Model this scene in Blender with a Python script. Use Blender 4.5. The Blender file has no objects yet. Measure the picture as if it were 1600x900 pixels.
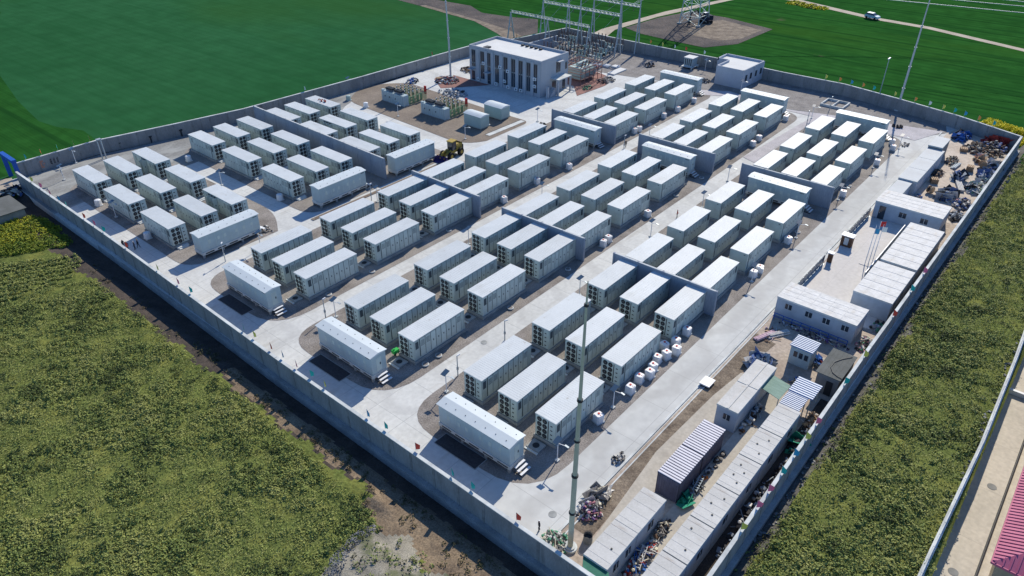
import bpy, math, random
import numpy as np
from mathutils import Vector, Matrix, noise as mnoise

# ------------------------------------------------------------------ camera, sky, sun, exposure
K = 1.22                    # site units -> metres
HC = 52.54                  # camera height (site units)
sc = bpy.context.scene
cam_d = bpy.data.cameras.new("camera"); cam = bpy.data.objects.new("camera", cam_d)
sc.collection.objects.link(cam); sc.camera = cam
cam_d.sensor_width = 36; cam_d.lens = 36*1143.08/1600
cam_d.clip_start = 0.5; cam_d.clip_end = 6000
cam.location = (0, 0, HC*K)
cam.rotation_euler = (math.radians(90-33.2165), 0, math.radians(-49.7654))
SUN_AZ, SUN_EL = math.radians(13.7), math.radians(35.5)      # azimuth from +X towards +Y
world = bpy.data.worlds.new("World"); sc.world = world; world.use_nodes = True
wn = world.node_tree; wn.nodes.clear()
sky = wn.nodes.new('ShaderNodeTexSky'); sky.sky_type = 'NISHITA'; sky.sun_disc = False
sky.sun_elevation = SUN_EL; sky.sun_rotation = math.pi/2 - SUN_AZ
sky.air_density = 1.0; sky.dust_density = 0.0; sky.ozone_density = 10.0; sky.altitude = 200
bg = wn.nodes.new('ShaderNodeBackground'); bg.inputs[1].default_value = 0.15
wo = wn.nodes.new('ShaderNodeOutputWorld')
wn.links.new(sky.outputs[0], bg.inputs[0]); wn.links.new(bg.outputs[0], wo.inputs[0])
sd = bpy.data.lights.new("sun", 'SUN'); sd.energy = 5.0; sd.angle = math.radians(0.55); sd.color = (1.0, 0.925, 0.79)
so = bpy.data.objects.new("sun", sd); sc.collection.objects.link(so)
so.rotation_euler = Vector((math.cos(SUN_AZ)*math.cos(SUN_EL), math.sin(SUN_AZ)*math.cos(SUN_EL), math.sin(SUN_EL))).to_track_quat('Z', 'Y').to_euler()
so.location = (60*K, 60*K, 120)
sc.view_settings.view_transform = 'Standard'; sc.view_settings.look = 'None'
sc.view_settings.exposure = 0.09; sc.view_settings.gamma = 1
sc.render.engine = 'CYCLES'
sc.cycles.max_bounces = 4; sc.cycles.diffuse_bounces = 2; sc.cycles.glossy_bounces = 2
sc.cycles.transmission_bounces = 2; sc.cycles.use_denoising = True

# ------------------------------------------------------------------ helpers
R = random.Random(7)
ORD = ['zeroth','first','second','third','fourth','fifth','sixth','seventh','eighth','ninth','tenth','eleventh','twelfth',
       'thirteenth','fourteenth','fifteenth','sixteenth','seventeenth','eighteenth','nineteenth','twentieth']
def ordw(n):
    if n < len(ORD): return ORD[n]
    t, u = divmod(n, 10)
    tn = {2: 'twenty', 3: 'thirty', 4: 'forty'}[t]
    return tn + '-' + ORD[u] if u else {2: 'twentieth', 3: 'thirtieth', 4: 'fortieth'}[t]

def mat(name, col, rough=0.8, var=0.0, scale=1.0, col2=None, bump=0.0, bscale=8.0, metal=0.0, stretch=(1,1,1), fine=0.0, spec=0.3, coord='Object', detail=6, objvar=0.0):
    m = bpy.data.materials.new(name); m.use_nodes = True
    nt = m.node_tree; b = nt.nodes['Principled BSDF']
    b.inputs['Roughness'].default_value = rough; b.inputs['Metallic'].default_value = metal
    b.inputs['Specular IOR Level'].default_value = spec
    c4 = lambda c: (c[0], c[1], c[2], 1)
    tc = nt.nodes.new('ShaderNodeTexCoord'); mp = nt.nodes.new('ShaderNodeMapping')
    mp.inputs['Scale'].default_value = stretch
    nt.links.new(tc.outputs[coord], mp.inputs[0])
    if var > 0 or col2:
        n = nt.nodes.new('ShaderNodeTexNoise'); n.inputs['Scale'].default_value = scale; n.inputs['Detail'].default_value = detail
        n.inputs['Roughness'].default_value = 0.65
        nt.links.new(mp.outputs[0], n.inputs['Vector'])
        r = nt.nodes.new('ShaderNodeValToRGB')
        a2 = col2 or tuple(v*(1-var) for v in col); a1 = col if col2 else tuple(min(1, v*(1+var*0.5)) for v in col)
        r.color_ramp.elements[0].position = 0.36; r.color_ramp.elements[1].position = 0.64
        r.color_ramp.elements[0].color = c4(a2); r.color_ramp.elements[1].color = c4(a1)
        nt.links.new(n.outputs['Fac'], r.inputs[0]); out = r.outputs[0]
        if fine > 0:
            n2 = nt.nodes.new('ShaderNodeTexNoise'); n2.inputs['Scale'].default_value = scale*17; n2.inputs['Detail'].default_value = 3
            nt.links.new(mp.outputs[0], n2.inputs['Vector'])
            mr = nt.nodes.new('ShaderNodeMapRange'); mr.inputs[1].default_value = .3; mr.inputs[2].default_value = .7
            mr.inputs[3].default_value = 1-fine; mr.inputs[4].default_value = 1+fine*.6
            nt.links.new(n2.outputs['Fac'], mr.inputs[0])
            mx = nt.nodes.new('ShaderNodeMix'); mx.data_type = 'RGBA'; mx.blend_type = 'MULTIPLY'; mx.inputs[0].default_value = 1
            nt.links.new(out, mx.inputs[6]); nt.links.new(mr.outputs[0], mx.inputs[7]); out = mx.outputs[2]
        nt.links.new(out, b.inputs['Base Color'])
        m['out'] = ''
    else:
        b.inputs['Base Color'].default_value = c4(col)
    if objvar > 0:
        oi = nt.nodes.new('ShaderNodeObjectInfo'); mo = nt.nodes.new('ShaderNodeMapRange'); mo.inputs[3].default_value = 1-objvar; mo.inputs[4].default_value = 1+objvar*.5
        nt.links.new(oi.outputs['Random'], mo.inputs[0])
        mo2 = nt.nodes.new('ShaderNodeVectorMath'); mo2.operation = 'SCALE'; inp = b.inputs['Base Color']
        if inp.links: nt.links.new(inp.links[0].from_socket, mo2.inputs[0])
        else: mo2.inputs[0].default_value = col
        nt.links.new(mo.outputs[0], mo2.inputs['Scale']); nt.links.new(mo2.outputs[0], inp)
        vm = nt.nodes.new('ShaderNodeVectorMath'); vm.operation = 'SCALE'; vm.inputs[0].default_value = (60, 37, 0); nt.links.new(oi.outputs['Random'], vm.inputs['Scale'])
        nt.links.new(vm.outputs[0], mp.inputs['Location'])
    if bump > 0:
        nb = nt.nodes.new('ShaderNodeTexNoise'); nb.inputs['Scale'].default_value = bscale; nb.inputs['Detail'].default_value = 5
        nt.links.new(tc.outputs[coord], nb.inputs['Vector'])
        bn = nt.nodes.new('ShaderNodeBump'); bn.inputs['Strength'].default_value = bump; bn.inputs['Distance'].default_value = 0.15
        nt.links.new(nb.outputs['Fac'], bn.inputs['Height']); nt.links.new(bn.outputs[0], b.inputs['Normal'])
    return m

def overlay(m, kind, col, fac=0.5, scale=1.0, stretch=(1,1,1), lo=0.5, hi=0.6, objoff=False, coord='Object', rot=0.0, brick=None, detail=4, dist=0.0):
    """lay a second colour pattern (its own shape) over a material"""
    nt = m.node_tree; b = nt.nodes['Principled BSDF']
    tc = nt.nodes.new('ShaderNodeTexCoord'); mp = nt.nodes.new('ShaderNodeMapping')
    mp.inputs['Scale'].default_value = stretch; mp.inputs['Rotation'].default_value = (0, 0, rot)
    nt.links.new(tc.outputs[coord], mp.inputs[0])
    if objoff:
        oi = nt.nodes.new('ShaderNodeObjectInfo'); vm = nt.nodes.new('ShaderNodeVectorMath'); vm.operation = 'SCALE'; vm.inputs[0].default_value = (91, 53, 0)
        nt.links.new(oi.outputs['Random'], vm.inputs['Scale']); nt.links.new(vm.outputs[0], mp.inputs['Location'])
    if kind == 'noise':
        t = nt.nodes.new('ShaderNodeTexNoise'); t.inputs['Scale'].default_value = scale; t.inputs['Detail'].default_value = detail; o = t.outputs['Fac']
    elif kind == 'wave':
        t = nt.nodes.new('ShaderNodeTexWave'); t.inputs['Scale'].default_value = scale; t.inputs['Distortion'].default_value = dist; t.inputs['Detail'].default_value = 2
        t.inputs['Detail Scale'].default_value = .4; o = t.outputs['Fac']
    else:
        t = nt.nodes.new('ShaderNodeTexBrick'); t.inputs['Scale'].default_value = scale; t.inputs['Mortar Size'].default_value = 0.035
        t.offset = 0.0; t.inputs['Brick Width'].default_value = brick[0]; t.inputs['Row Height'].default_value = brick[1]
        t.inputs['Mortar Smooth'].default_value = .3; o = t.outputs['Fac']
    nt.links.new(mp.outputs[0], t.inputs['Vector'])
    mr = nt.nodes.new('ShaderNodeMapRange'); mr.inputs[1].default_value = lo; mr.inputs[2].default_value = hi; mr.inputs[3].default_value = 0; mr.inputs[4].default_value = fac
    nt.links.new(o, mr.inputs[0])
    mx = nt.nodes.new('ShaderNodeMix'); mx.data_type = 'RGBA'
    inp = b.inputs['Base Color']
    if inp.links:
        nt.links.new(inp.links[0].from_socket, mx.inputs[6])
    else:
        mx.inputs[6].default_value = inp.default_value
    mx.inputs[7].default_value = (col[0], col[1], col[2], 1)
    nt.links.new(mr.outputs[0], mx.inputs[0]); nt.links.new(mx.outputs[2], inp)
    return m

class MB:
    def __init__(s): s.v = []; s.f = []; s.m = []
    def quad(s, pts, m=0):
        i = len(s.v); s.v += [tuple(p) for p in pts]; s.f.append(tuple(range(i, i+len(pts)))); s.m.append(m); return s
    def box(s, x0, x1, y0, y1, z0, z1, m=0, top=None):
        i = len(s.v)
        s.v += [(x0,y0,z0),(x1,y0,z0),(x1,y1,z0),(x0,y1,z0),(x0,y0,z1),(x1,y0,z1),(x1,y1,z1),(x0,y1,z1)]
        for k, q in enumerate(((3,2,1,0),(4,5,6,7),(0,1,5,4),(1,2,6,5),(2,3,7,6),(3,0,4,7))):
            s.f.append(tuple(i+a for a in q)); s.m.append(top if (k == 1 and top is not None) else m)
        return s
    def obox(s, c, ax, ay, az, m=0):
        """box from centre and three half-axis vectors"""
        c, ax, ay, az = map(Vector, (c, ax, ay, az)); i = len(s.v)
        for sz in (-1, 1):
            for sx, sy in ((-1,-1),(1,-1),(1,1),(-1,1)): s.v.append(tuple(c+ax*sx+ay*sy+az*sz))
        for q in ((3,2,1,0),(4,5,6,7),(0,1,5,4),(1,2,6,5),(2,3,7,6),(3,0,4,7)): s.f.append(tuple(i+a for a in q)); s.m.append(m)
        return s
    def bar(s, a, b, w, m=0):
        a, b = Vector(a), Vector(b); d = (b-a)
        u = d.cross(Vector((0,0,1)));
        if u.length < 1e-4: u = Vector((1,0,0))
        u.normalize(); v = d.cross(u).normalized()
        return s.obox((a+b)/2, d/2, u*w/2, v*w/2, m)
    def cyl(s, a, b, r0, r1=None, n=10, m=0, cap=True, mc=None):
        r1 = r0 if r1 is None else r1
        a, b = Vector(a), Vector(b); d = (b-a).normalized()
        u = d.cross(Vector((0,0,1)))
        if u.length < 1e-4: u = Vector((1,0,0))
        u.normalize(); w = d.cross(u).normalized(); i = len(s.v)
        for p, r in ((a, r0), (b, r1)):
            for k in range(n):
                t = 2*math.pi*k/n; s.v.append(tuple(p+u*r*math.cos(t)+w*r*math.sin(t)))
        for k in range(n):
            k2 = (k+1) % n; s.f.append((i+k, i+k2, i+n+k2, i+n+k)); s.m.append(m)
        if cap:
            s.f.append(tuple(i+n+k for k in range(n))); s.m.append(m if mc is None else mc)
            s.f.append(tuple(i+k for k in reversed(range(n)))); s.m.append(m if mc is None else mc)
        return s
    def sphere(s, c, r, n=8, m=0, sz=1.0, half=False):
        i = len(s.v); rings = max(3, n//2); lo = 0 if half else -math.pi/2
        for a in range(rings+1):
            t = lo+(math.pi/2-lo)*a/rings
            for k in range(n):
                p = 2*math.pi*k/n; s.v.append((c[0]+r*math.cos(t)*math.cos(p), c[1]+r*math.cos(t)*math.sin(p), c[2]+r*sz*math.sin(t)))
        for a in range(rings):
            for k in range(n):
                k2 = (k+1) % n; s.f.append((i+a*n+k, i+a*n+k2, i+(a+1)*n+k2, i+(a+1)*n+k)); s.m.append(m)
        return s
    def prism(s, poly, z0, z1, m=0, top=None):
        n = len(poly); i = len(s.v)
        s.v += [(p[0], p[1], z0) for p in poly]+[(p[0], p[1], z1) for p in poly]
        s.f.append(tuple(i+n+k for k in range(n))); s.m.append(m if top is None else top)
        s.f.append(tuple(i+k for k in reversed(range(n)))); s.m.append(m)
        for k in range(n):
            k2 = (k+1) % n; s.f.append((i+k, i+k2, i+n+k2, i+n+k)); s.m.append(m)
        return s
    def mesh(s, name, mats):
        me = bpy.data.meshes.new(name)
        me.from_pydata([(a*K, b*K, c*K) for a, b, c in s.v], [], s.f)
        for mm in (mats if isinstance(mats, (list, tuple)) else [mats]): me.materials.append(mm)
        me.polygons.foreach_set('material_index', s.m); me.update(); return me
    def build(s, name, mats, parent=None, loc=(0,0,0), rz=0.0):
        return place(name, s.mesh(name, mats), parent, loc, rz)

COL = sc.collection
def place(name, me, parent=None, loc=(0,0,0), rz=0.0):
    o = bpy.data.objects.new(name, me); COL.objects.link(o)
    o.location = (loc[0]*K, loc[1]*K, loc[2]*K); o.rotation_euler = (0, 0, rz)
    if parent: o.parent = parent
    return o
def tag(o, label, cat, group=None, kind=None):
    o['label'] = label; o['category'] = cat
    if group: o['group'] = group
    if kind: o['kind'] = kind
    return o
def thing(name, label, cat, loc=(0,0,0), rz=0.0, group=None):
    return tag(place(name, None, None, loc, rz), label, cat, group)
def struct(o, kind='structure'):
    o['kind'] = kind; return o
def dup(root, loc, rz=None, label=None):
    r = root.copy(); COL.objects.link(r); r.location = tuple(a*K for a in loc)
    if rz is not None: r.rotation_euler = (0, 0, rz)
    if label: r['label'] = label
    for ch in root.children:
        c = ch.copy(); COL.objects.link(c); c.parent = r
        for g in ch.children:
            d = g.copy(); COL.objects.link(d); d.parent = c
    return r
def rounded(pts, n=6):
    """polygon with rounded corners: pts are (x, y, radius)"""
    out = []; N = len(pts)
    for i, p in enumerate(pts):
        r = p[2] if len(p) > 2 else 0
        P = Vector(p[:2]); A = Vector(pts[i-1][:2]); B = Vector(pts[(i+1) % N][:2])
        if r <= 0: out.append(tuple(P)); continue
        a = P+(A-P).normalized()*r; b = P+(B-P).normalized()*r
        for k in range(n+1):
            t = k/n; q = a*(1-t)**2+P*2*t*(1-t)+b*t*t; out.append(tuple(q))
    return out
def sheet(name, poly, z, m, kind='structure'):
    me = bpy.data.meshes.new(name)
    a = sum(poly[i-1][0]*poly[i][1]-poly[i][0]*poly[i-1][1] for i in range(len(poly)))
    if a < 0: poly = poly[::-1]
    me.from_pydata([(p[0]*K, p[1]*K, z*K) for p in poly], [], [tuple(range(len(poly)))]); me.materials.append(m); me.update()
    return struct(place(name, me), kind)

# ------------------------------------------------------------------ materials
M = {}
M['concrete'] = mat('concrete_paving', (0.635,0.64,0.615), 0.9, col2=(0.55,0.555,0.535), scale=0.10, fine=0.10, bump=.1, bscale=3)
overlay(M['concrete'], 'brick', (0.30,0.31,0.31), .7, 1.0, lo=.3, hi=.8, brick=(6.1,4.9))
overlay(M['concrete'], 'noise', (0.36,0.36,0.35), .55, .06, stretch=(1,3,1), lo=.58, hi=.75)
M['road'] = mat('service_road_concrete', (0.60,0.605,0.58), 0.9, col2=(0.52,0.525,0.505), scale=0.05, fine=0.08)
overlay(M['road'], 'brick', (0.32,0.32,0.31), .65, 1.0, lo=.3, hi=.8, brick=(7.3,30.0))
overlay(M['concrete'], 'noise', (0.42,0.40,0.36), .5, .35, stretch=(.35,2,1), lo=.60, hi=.72, rot=.5)
overlay(M['concrete'], 'wave', (0.43,0.43,0.42), .35, .25, stretch=(.15,1,1), lo=.82, hi=.96, dist=5)
overlay(M['road'], 'wave', (0.40,0.39,0.37), .35, .28, rot=math.pi/2, stretch=(1,.12,1), lo=.80, hi=.96, dist=4)
overlay(M['road'], 'noise', (0.36,0.36,0.34), .4, .08, stretch=(.3,1.6,1), lo=.55, hi=.75)
M['apron'] = mat('worn_grey_apron', (0.29,0.295,0.285), 0.95, col2=(0.22,0.22,0.212), scale=0.12, fine=.18, bump=.2)
overlay(M['apron'], 'noise', (0.42,0.43,0.41), .5, .1, stretch=(1,2.5,1), lo=.5, hi=.62)
M['pinkroad'] = mat('rutted_grey_track', (0.56,0.53,0.54), 0.95, col2=(0.44,0.42,0.43), scale=.3, fine=.2, bump=.3)
overlay(M['pinkroad'], 'wave', (0.36,0.33,0.33), .45, .55, stretch=(1,.35,1), lo=.75, hi=.95, dist=6)
M['gravel'] = mat('brown_gravel', (0.33,0.30,0.275), 0.97, col2=(0.20,0.178,0.16), scale=.35, fine=.38, bump=.5, bscale=5)
overlay(M['gravel'], 'noise', (0.34,0.31,0.27), .55, .05, lo=.5, hi=.66)
M['gravelg'] = mat('grey_gravel', (0.31,0.29,0.27), 0.97, col2=(0.21,0.195,0.185), scale=.4, fine=.4, bump=.5, bscale=5)
M['padgravel'] = mat('tan_gravel', (0.27,0.225,0.18), 0.97, col2=(0.20,0.165,0.135), scale=.2, fine=.25, bump=.4, bscale=5)
M['sand'] = mat('sandy_ground', (0.52,0.44,0.36), 0.95, col2=(0.36,0.29,0.23), scale=.12, fine=.22, bump=.4, bscale=2)
M['sandy'] = mat('pale_sandy_yard', (0.60,0.52,0.43), 0.95, col2=(0.48,0.40,0.32), scale=.1, fine=.15, bump=.3, bscale=2)
overlay(M['sandy'], 'noise', (0.30,0.25,0.2), .5, .5, lo=.6, hi=.72)
M['dirt'] = mat('churned_brown_dirt', (0.29,0.235,0.175), 0.98, col2=(0.13,0.10,0.075), scale=.4, fine=.35, bump=.8, bscale=2)
M['tilled'] = mat('tilled_brown_soil', (0.12,0.097,0.085), 0.98, col2=(0.045,0.040,0.042), scale=.11, fine=.5, bump=.8, bscale=1)
M['path'] = mat('yard_path_concrete', (0.52,0.48,0.41), 0.93, col2=(0.43,0.39,0.33), scale=.15, fine=.12)
overlay(M['path'], 'noise', (0.30,0.27,0.23), .5, .3, lo=.58, hi=.7)
M['court'] = mat('courtyard_concrete', (0.66,0.63,0.59), 0.93, col2=(0.60,0.57,0.53), scale=.1, fine=.08)
overlay(M['court'], 'noise', (0.38,0.37,0.34), .6, .12, lo=.6, hi=.75)
overlay(M['court'], 'brick', (0.42,0.39,0.36), .4, 1.0, lo=.4, hi=.9, brick=(6,5))
M['red_soil'] = mat('red_brown_paving', (0.34,0.17,0.14), 0.95, col2=(0.22,0.13,0.11), scale=.4, fine=.3)
M['soil_dark'] = mat('ditch_soil', (0.10,0.078,0.062), 0.98, col2=(0.055,0.045,0.038), scale=.4, fine=.4, bump=.8, bscale=2)
M['bank'] = mat('dry_brown_bank', (0.28,0.21,0.135), 0.98, col2=(0.17,0.125,0.085), scale=.3, fine=.4, bump=.8, bscale=2)
M['rubble_soil'] = mat('rubble_soil', (0.17,0.165,0.15), 0.98, col2=(0.09,0.085,0.075), scale=.6, fine=.5, bump=.9, bscale=2)
M['track'] = mat('dirt_track', (0.50,0.43,0.34), 0.96, col2=(0.38,0.32,0.25), scale=.2, fine=.15)
M['cont'] = mat('container_paint', (0.50,0.575,0.535), 0.5, var=.14, scale=.5, fine=.05, objvar=.07)
M['contd'] = mat('container_door_paint', (0.55,0.625,0.58), 0.5, var=.10, scale=.8, fine=.03, objvar=.09)
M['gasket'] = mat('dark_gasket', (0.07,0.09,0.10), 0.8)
M['croof'] = mat('container_roof', (0.63,0.66,0.66), 0.55, col2=(0.575,0.605,0.605), scale=.35, fine=.05, objvar=.07)
overlay(M['croof'], 'noise', (0.47,0.48,0.45), .5, .35, stretch=(.6,1.6,1), lo=.56, hi=.75, objoff=True)
overlay(M['croof'], 'noise', (0.30,0.27,0.22), .45, 1.6, lo=.68, hi=.74, objoff=True)
M['fanblack'] = mat('fan_black', (0.016,0.018,0.021), 0.5)
M['fangrey'] = mat('fan_grille_grey', (0.12,0.13,0.14), 0.5)
M['plinth'] = mat('plinth_concrete', (0.34,0.35,0.34), 0.92, var=.25, scale=.7)
M['skid'] = mat('skid_paint', (0.43,0.52,0.53), 0.5, var=.1, scale=.5)
M['skidroof'] = mat('skid_roof', (0.60,0.65,0.665), 0.5, col2=(0.55,0.60,0.61), scale=.4)
M['wallj'] = mat('wall_pilaster', (0.25,0.25,0.245), .93, var=.3, scale=1)
M['steel'] = mat('galvanised_steel', (0.40,0.45,0.47), 0.5, metal=.2)
M['steelteal'] = mat('weathered_pylon_steel', (0.48,0.56,0.55), 0.5, metal=.3)
M['dark'] = mat('dark_metal', (0.03,0.035,0.04), 0.6)
M['white'] = mat('white_plastic', (0.76,0.77,0.78), 0.45, var=.06, scale=2)
M['red'] = mat('red_paint', (0.55,0.03,0.03), 0.6)
M['firewall'] = mat('fire_wall_concrete', (0.31,0.345,0.40), 0.9, col2=(0.25,0.28,0.33), scale=.3, fine=.1, stretch=(1,1,.3))
M['firecap'] = mat('fire_wall_cap', (0.55,0.57,0.57), 0.9, var=.1, scale=1)
M['wallp'] = mat('perimeter_wall_concrete', (0.31,0.31,0.305), 0.93, col2=(0.23,0.23,0.225), scale=.35, fine=.12, stretch=(1,1,.35))
overlay(M['wallp'], 'noise', (0.13,0.125,0.115), .6, 1.1, stretch=(1,1,.12), lo=.60, hi=.72)
M['coping'] = mat('pale_coping', (0.60,0.62,0.60), 0.9, var=.25, scale=.4)
M['found'] = mat('foundation_concrete', (0.40,0.40,0.39), 0.93, col2=(0.28,0.28,0.27), scale=.4, fine=.2)
M['bwall'] = mat('building_render', (0.43,0.45,0.48), 0.85, col2=(0.38,0.40,0.43), scale=.3, fine=.04)
M['bwall2'] = mat('gatehouse_render', (0.45,0.48,0.54), 0.85, col2=(0.40,0.43,0.48), scale=.3, fine=.04)
M['broof'] = mat('white_flat_roof', (0.70,0.70,0.67), 0.9, col2=(0.64,0.64,0.62), scale=.25, fine=.04)
M['glass'] = mat('dark_window_glass', (0.035,0.045,0.06), 0.12, spec=.6)
M['cabin'] = mat('cabin_panel_white', (0.42,0.475,0.53), 0.6, var=.12, scale=.6)
M['cabroof'] = mat('cabin_roof', (0.62,0.61,0.58), 0.7, col2=(0.50,0.49,0.46), scale=.3, fine=.08)
overlay(M['cabroof'], 'noise', (0.36,0.30,0.25), .55, .5, stretch=(2,.6,1), lo=.62, hi=.75)
M['officeroof'] = mat('office_roof_white', (0.72,0.71,0.68), 0.75, col2=(0.60,0.59,0.56), scale=.9, bump=.6, bscale=1.2, fine=.05)
overlay(M['officeroof'], 'noise', (0.52,0.44,0.34), .5, .4, stretch=(.6,2,1), lo=.6, hi=.78)
M['storeroof'] = mat('store_roof_grey', (0.50,0.53,0.54), 0.7, col2=(0.44,0.46,0.47), scale=.3, fine=.06)
M['corr'] = mat('corrugated_purple_steel', (0.12,0.115,0.16), 0.6, var=.25, scale=1)
M['corrroof'] = mat('corrugated_roof_lavender', (0.66,0.64,0.68), 0.6, var=.1, scale=.7)
M['corrdark'] = mat('corrugation_valley', (0.10,0.09,0.12), 0.7)
M['blue'] = mat('blue_roof_rib', (0.03,0.16,0.42), 0.55)
M['bluewhite'] = mat('white_roof_rib', (0.70,0.73,0.76), 0.6)
M['shedroof'] = mat('dark_grey_shed_roof', (0.15,0.155,0.145), 0.9, col2=(0.11,0.115,0.105), scale=.5, fine=.15)
M['shedwall'] = mat('grey_shed_wall', (0.25,0.25,0.24), 0.9, var=.2, scale=.5)
M['green_tarp'] = mat('green_tarp', (0.05,0.20,0.13), 0.8, col2=(0.03,0.13,0.09), scale=1, fine=.1)
M['teal_sheet'] = mat('faded_teal_sheet', (0.25,0.36,0.29), 0.8, col2=(0.17,0.27,0.21), scale=.6, fine=.2, stretch=(4,1,1))
M['mat_black'] = mat('dark_pit_grating', (0.035,0.035,0.04), 0.8, col2=(0.06,0.06,0.065), scale=3)
M['brown'] = mat('brown_wood', (0.14,0.075,0.045), 0.8, var=.3, scale=2)
M['insul'] = mat('brown_porcelain', (0.13,0.09,0.085), 0.4)
M['rust'] = mat('rusty_scaffold', (0.30,0.13,0.10), 0.8, var=.3, scale=2)
M['yellow'] = mat('loader_yellow', (0.42,0.30,0.06), 0.7, var=.45, scale=3)
M['indigo'] = mat('indigo_bucket', (0.06,0.04,0.17), 0.6, var=.3, scale=3)
M['tyre'] = mat('tyre_rubber', (0.02,0.02,0.02), 0.9)
M['bluegate'] = mat('blue_gate_paint', (0.02,0.10,0.42), 0.5, var=.15, scale=2)
M['carblue'] = mat('pale_blue_car_paint', (0.45,0.58,0.66), 0.25, spec=.6)
M['mast'] = mat('mast_paint', (0.56,0.55,0.40), 0.6, col2=(0.47,0.465,0.35), scale=1)
M['mastg'] = mat('galvanised_mast', (0.50,0.53,0.53), 0.5, metal=.2)
M['skin'] = mat('skin', (0.35,0.21,0.15), 0.7)
M['navy'] = mat('navy_cloth', (0.02,0.025,0.045), 0.9)
M['redroof'] = mat('magenta_red_roof', (0.56,0.15,0.24), 0.6, col2=(0.46,0.11,0.19), scale=.4)
M['cream'] = mat('cream_render', (0.42,0.35,0.24), 0.9, var=.15, scale=.6)
M['nroad'] = mat('neighbour_concrete', (0.60,0.54,0.45), 0.93, col2=(0.52,0.47,0.39), scale=.12, fine=.12)
overlay(M['nroad'], 'brick', (0.30,0.27,0.23), .5, 1.0, lo=.4, hi=.9, brick=(9,40))
M['greenpaint'] = mat('green_steel_cage', (0.24,0.36,0.20), 0.6)
M['solar'] = mat('solar_cell_blue', (0.05,0.09,0.14), 0.25, spec=.6)
M['kiosk'] = mat('kiosk_green_grey', (0.36,0.47,0.45), 0.55, var=.08, scale=.6)
PEN = {'red': (0.65,0.08,0.05), 'pink': (0.75,0.18,0.30), 'orange': (0.75,0.30,0.07), 'yellow': (0.65,0.62,0.12), 'teal': (0.02,0.42,0.38), 'blue': (0.04,0.30,0.50), 'white': (0.7,0.75,0.7)}
for k_, c_ in PEN.items(): M['pen_'+k_] = mat('pennant_'+k_, c_, .8)
M['emblem'] = mat('faded_orange_paint', (0.50,0.24,0.17), .9, var=.2, scale=3)

# ------------------------------------------------------------------ terrain
def sstep(a, b, x):
    t = np.clip((x-a)/(b-a), 0, 1); return t*t*(3-2*t)
def terrain_z(X, Y):
    z = np.zeros_like(X)
    inner = sstep(29.6, 30.6, X)*sstep(7.0+3.2, 7.0+4.0, Y)*(1-sstep(165.5, 166.8, X))*(1-sstep(128.2, 129.4, Y))
    z = z-1.1*inner
    dl = np.exp(-((X-29.9)/1.15)**2)*(1-sstep(134, 139, Y))*sstep(9, 11, Y)
    z = z-0.95*dl*(1-inner)
    dr = np.exp(-((Y-10.2)/0.6)**2)*sstep(28, 32, X)*(1-sstep(156, 160, X))
    z = z-0.5*dr*(1-inner)
    n = np.sin(X*1.7+Y*.6)*np.sin(Y*1.3-X*.5)*.08+np.sin(X*.43)*np.cos(Y*.37)*.08
    z = z+.55*np.exp(-((X-21.8)/2.6)**2-((Y-31.5)/3.6)**2)+.35*np.exp(-((X-26.4)/.6)**2-((Y-38.5)/2.2)**2)
    near = (1-sstep(24, 29, X))*(1-sstep(110, 125, Y))+(1-sstep(9, 10.5, Y))*(1-sstep(140, 155, X))
    z = z+n*np.clip(near, 0, 1)
    z = z-2.6*(1-sstep(-2.35, -2.1, Y))*sstep(30, 31, X)
    return z
def axis(segs):
    out = []
    for a, b, s in segs: out += list(np.arange(a, b, s))
    return np.array(out+[segs[-1][1]])
ax_ = axis([(-900, -60, 60), (-60, 0, 5), (0, 17, 1.0), (17, 32, .35), (32, 160, 2.0), (160, 170, .6), (170, 300, 10), (300, 2400, 100)])
ay_ = axis([(-900, -60, 60), (-60, -6, 6), (-6, 14, .4), (14, 60, .4), (60, 140, .8), (140, 300, 10), (300, 2400, 100)])
X_, Y_ = np.meshgrid(ax_, ay_); Z_ = terrain_z(X_, Y_)
nx_, ny_ = len(ax_), len(ay_)
V_ = np.stack([X_.ravel(), Y_.ravel(), Z_.ravel()], 1)*K
ii, jj = np.meshgrid(np.arange(nx_-1), np.arange(ny_-1)); b0 = (jj*nx_+ii).ravel()
F_ = np.stack([b0, b0+1, b0+nx_+1, b0+nx_], 1)
def np_mesh(name, V, F, mats, mi=None, smooth=False):
    me = bpy.data.meshes.new(name)
    me.vertices.add(len(V)); me.vertices.foreach_set('co', np.asarray(V, dtype=np.float32).ravel())
    n = F.shape[1]; me.loops.add(F.size); me.loops.foreach_set('vertex_index', F.astype(np.int32).ravel())
    me.polygons.add(len(F)); me.polygons.foreach_set('loop_start', np.arange(0, F.size, n, dtype=np.int32))
    me.polygons.foreach_set('loop_total', np.full(len(F), n, dtype=np.int32))
    for m in mats: me.materials.append(m)
    if mi is not None: me.polygons.foreach_set('material_index', mi.astype(np.int32))
    if smooth: me.polygons.foreach_set('use_smooth', np.ones(len(F), dtype=bool))
    me.update(calc_edges=True); me.validate(); return me
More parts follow.
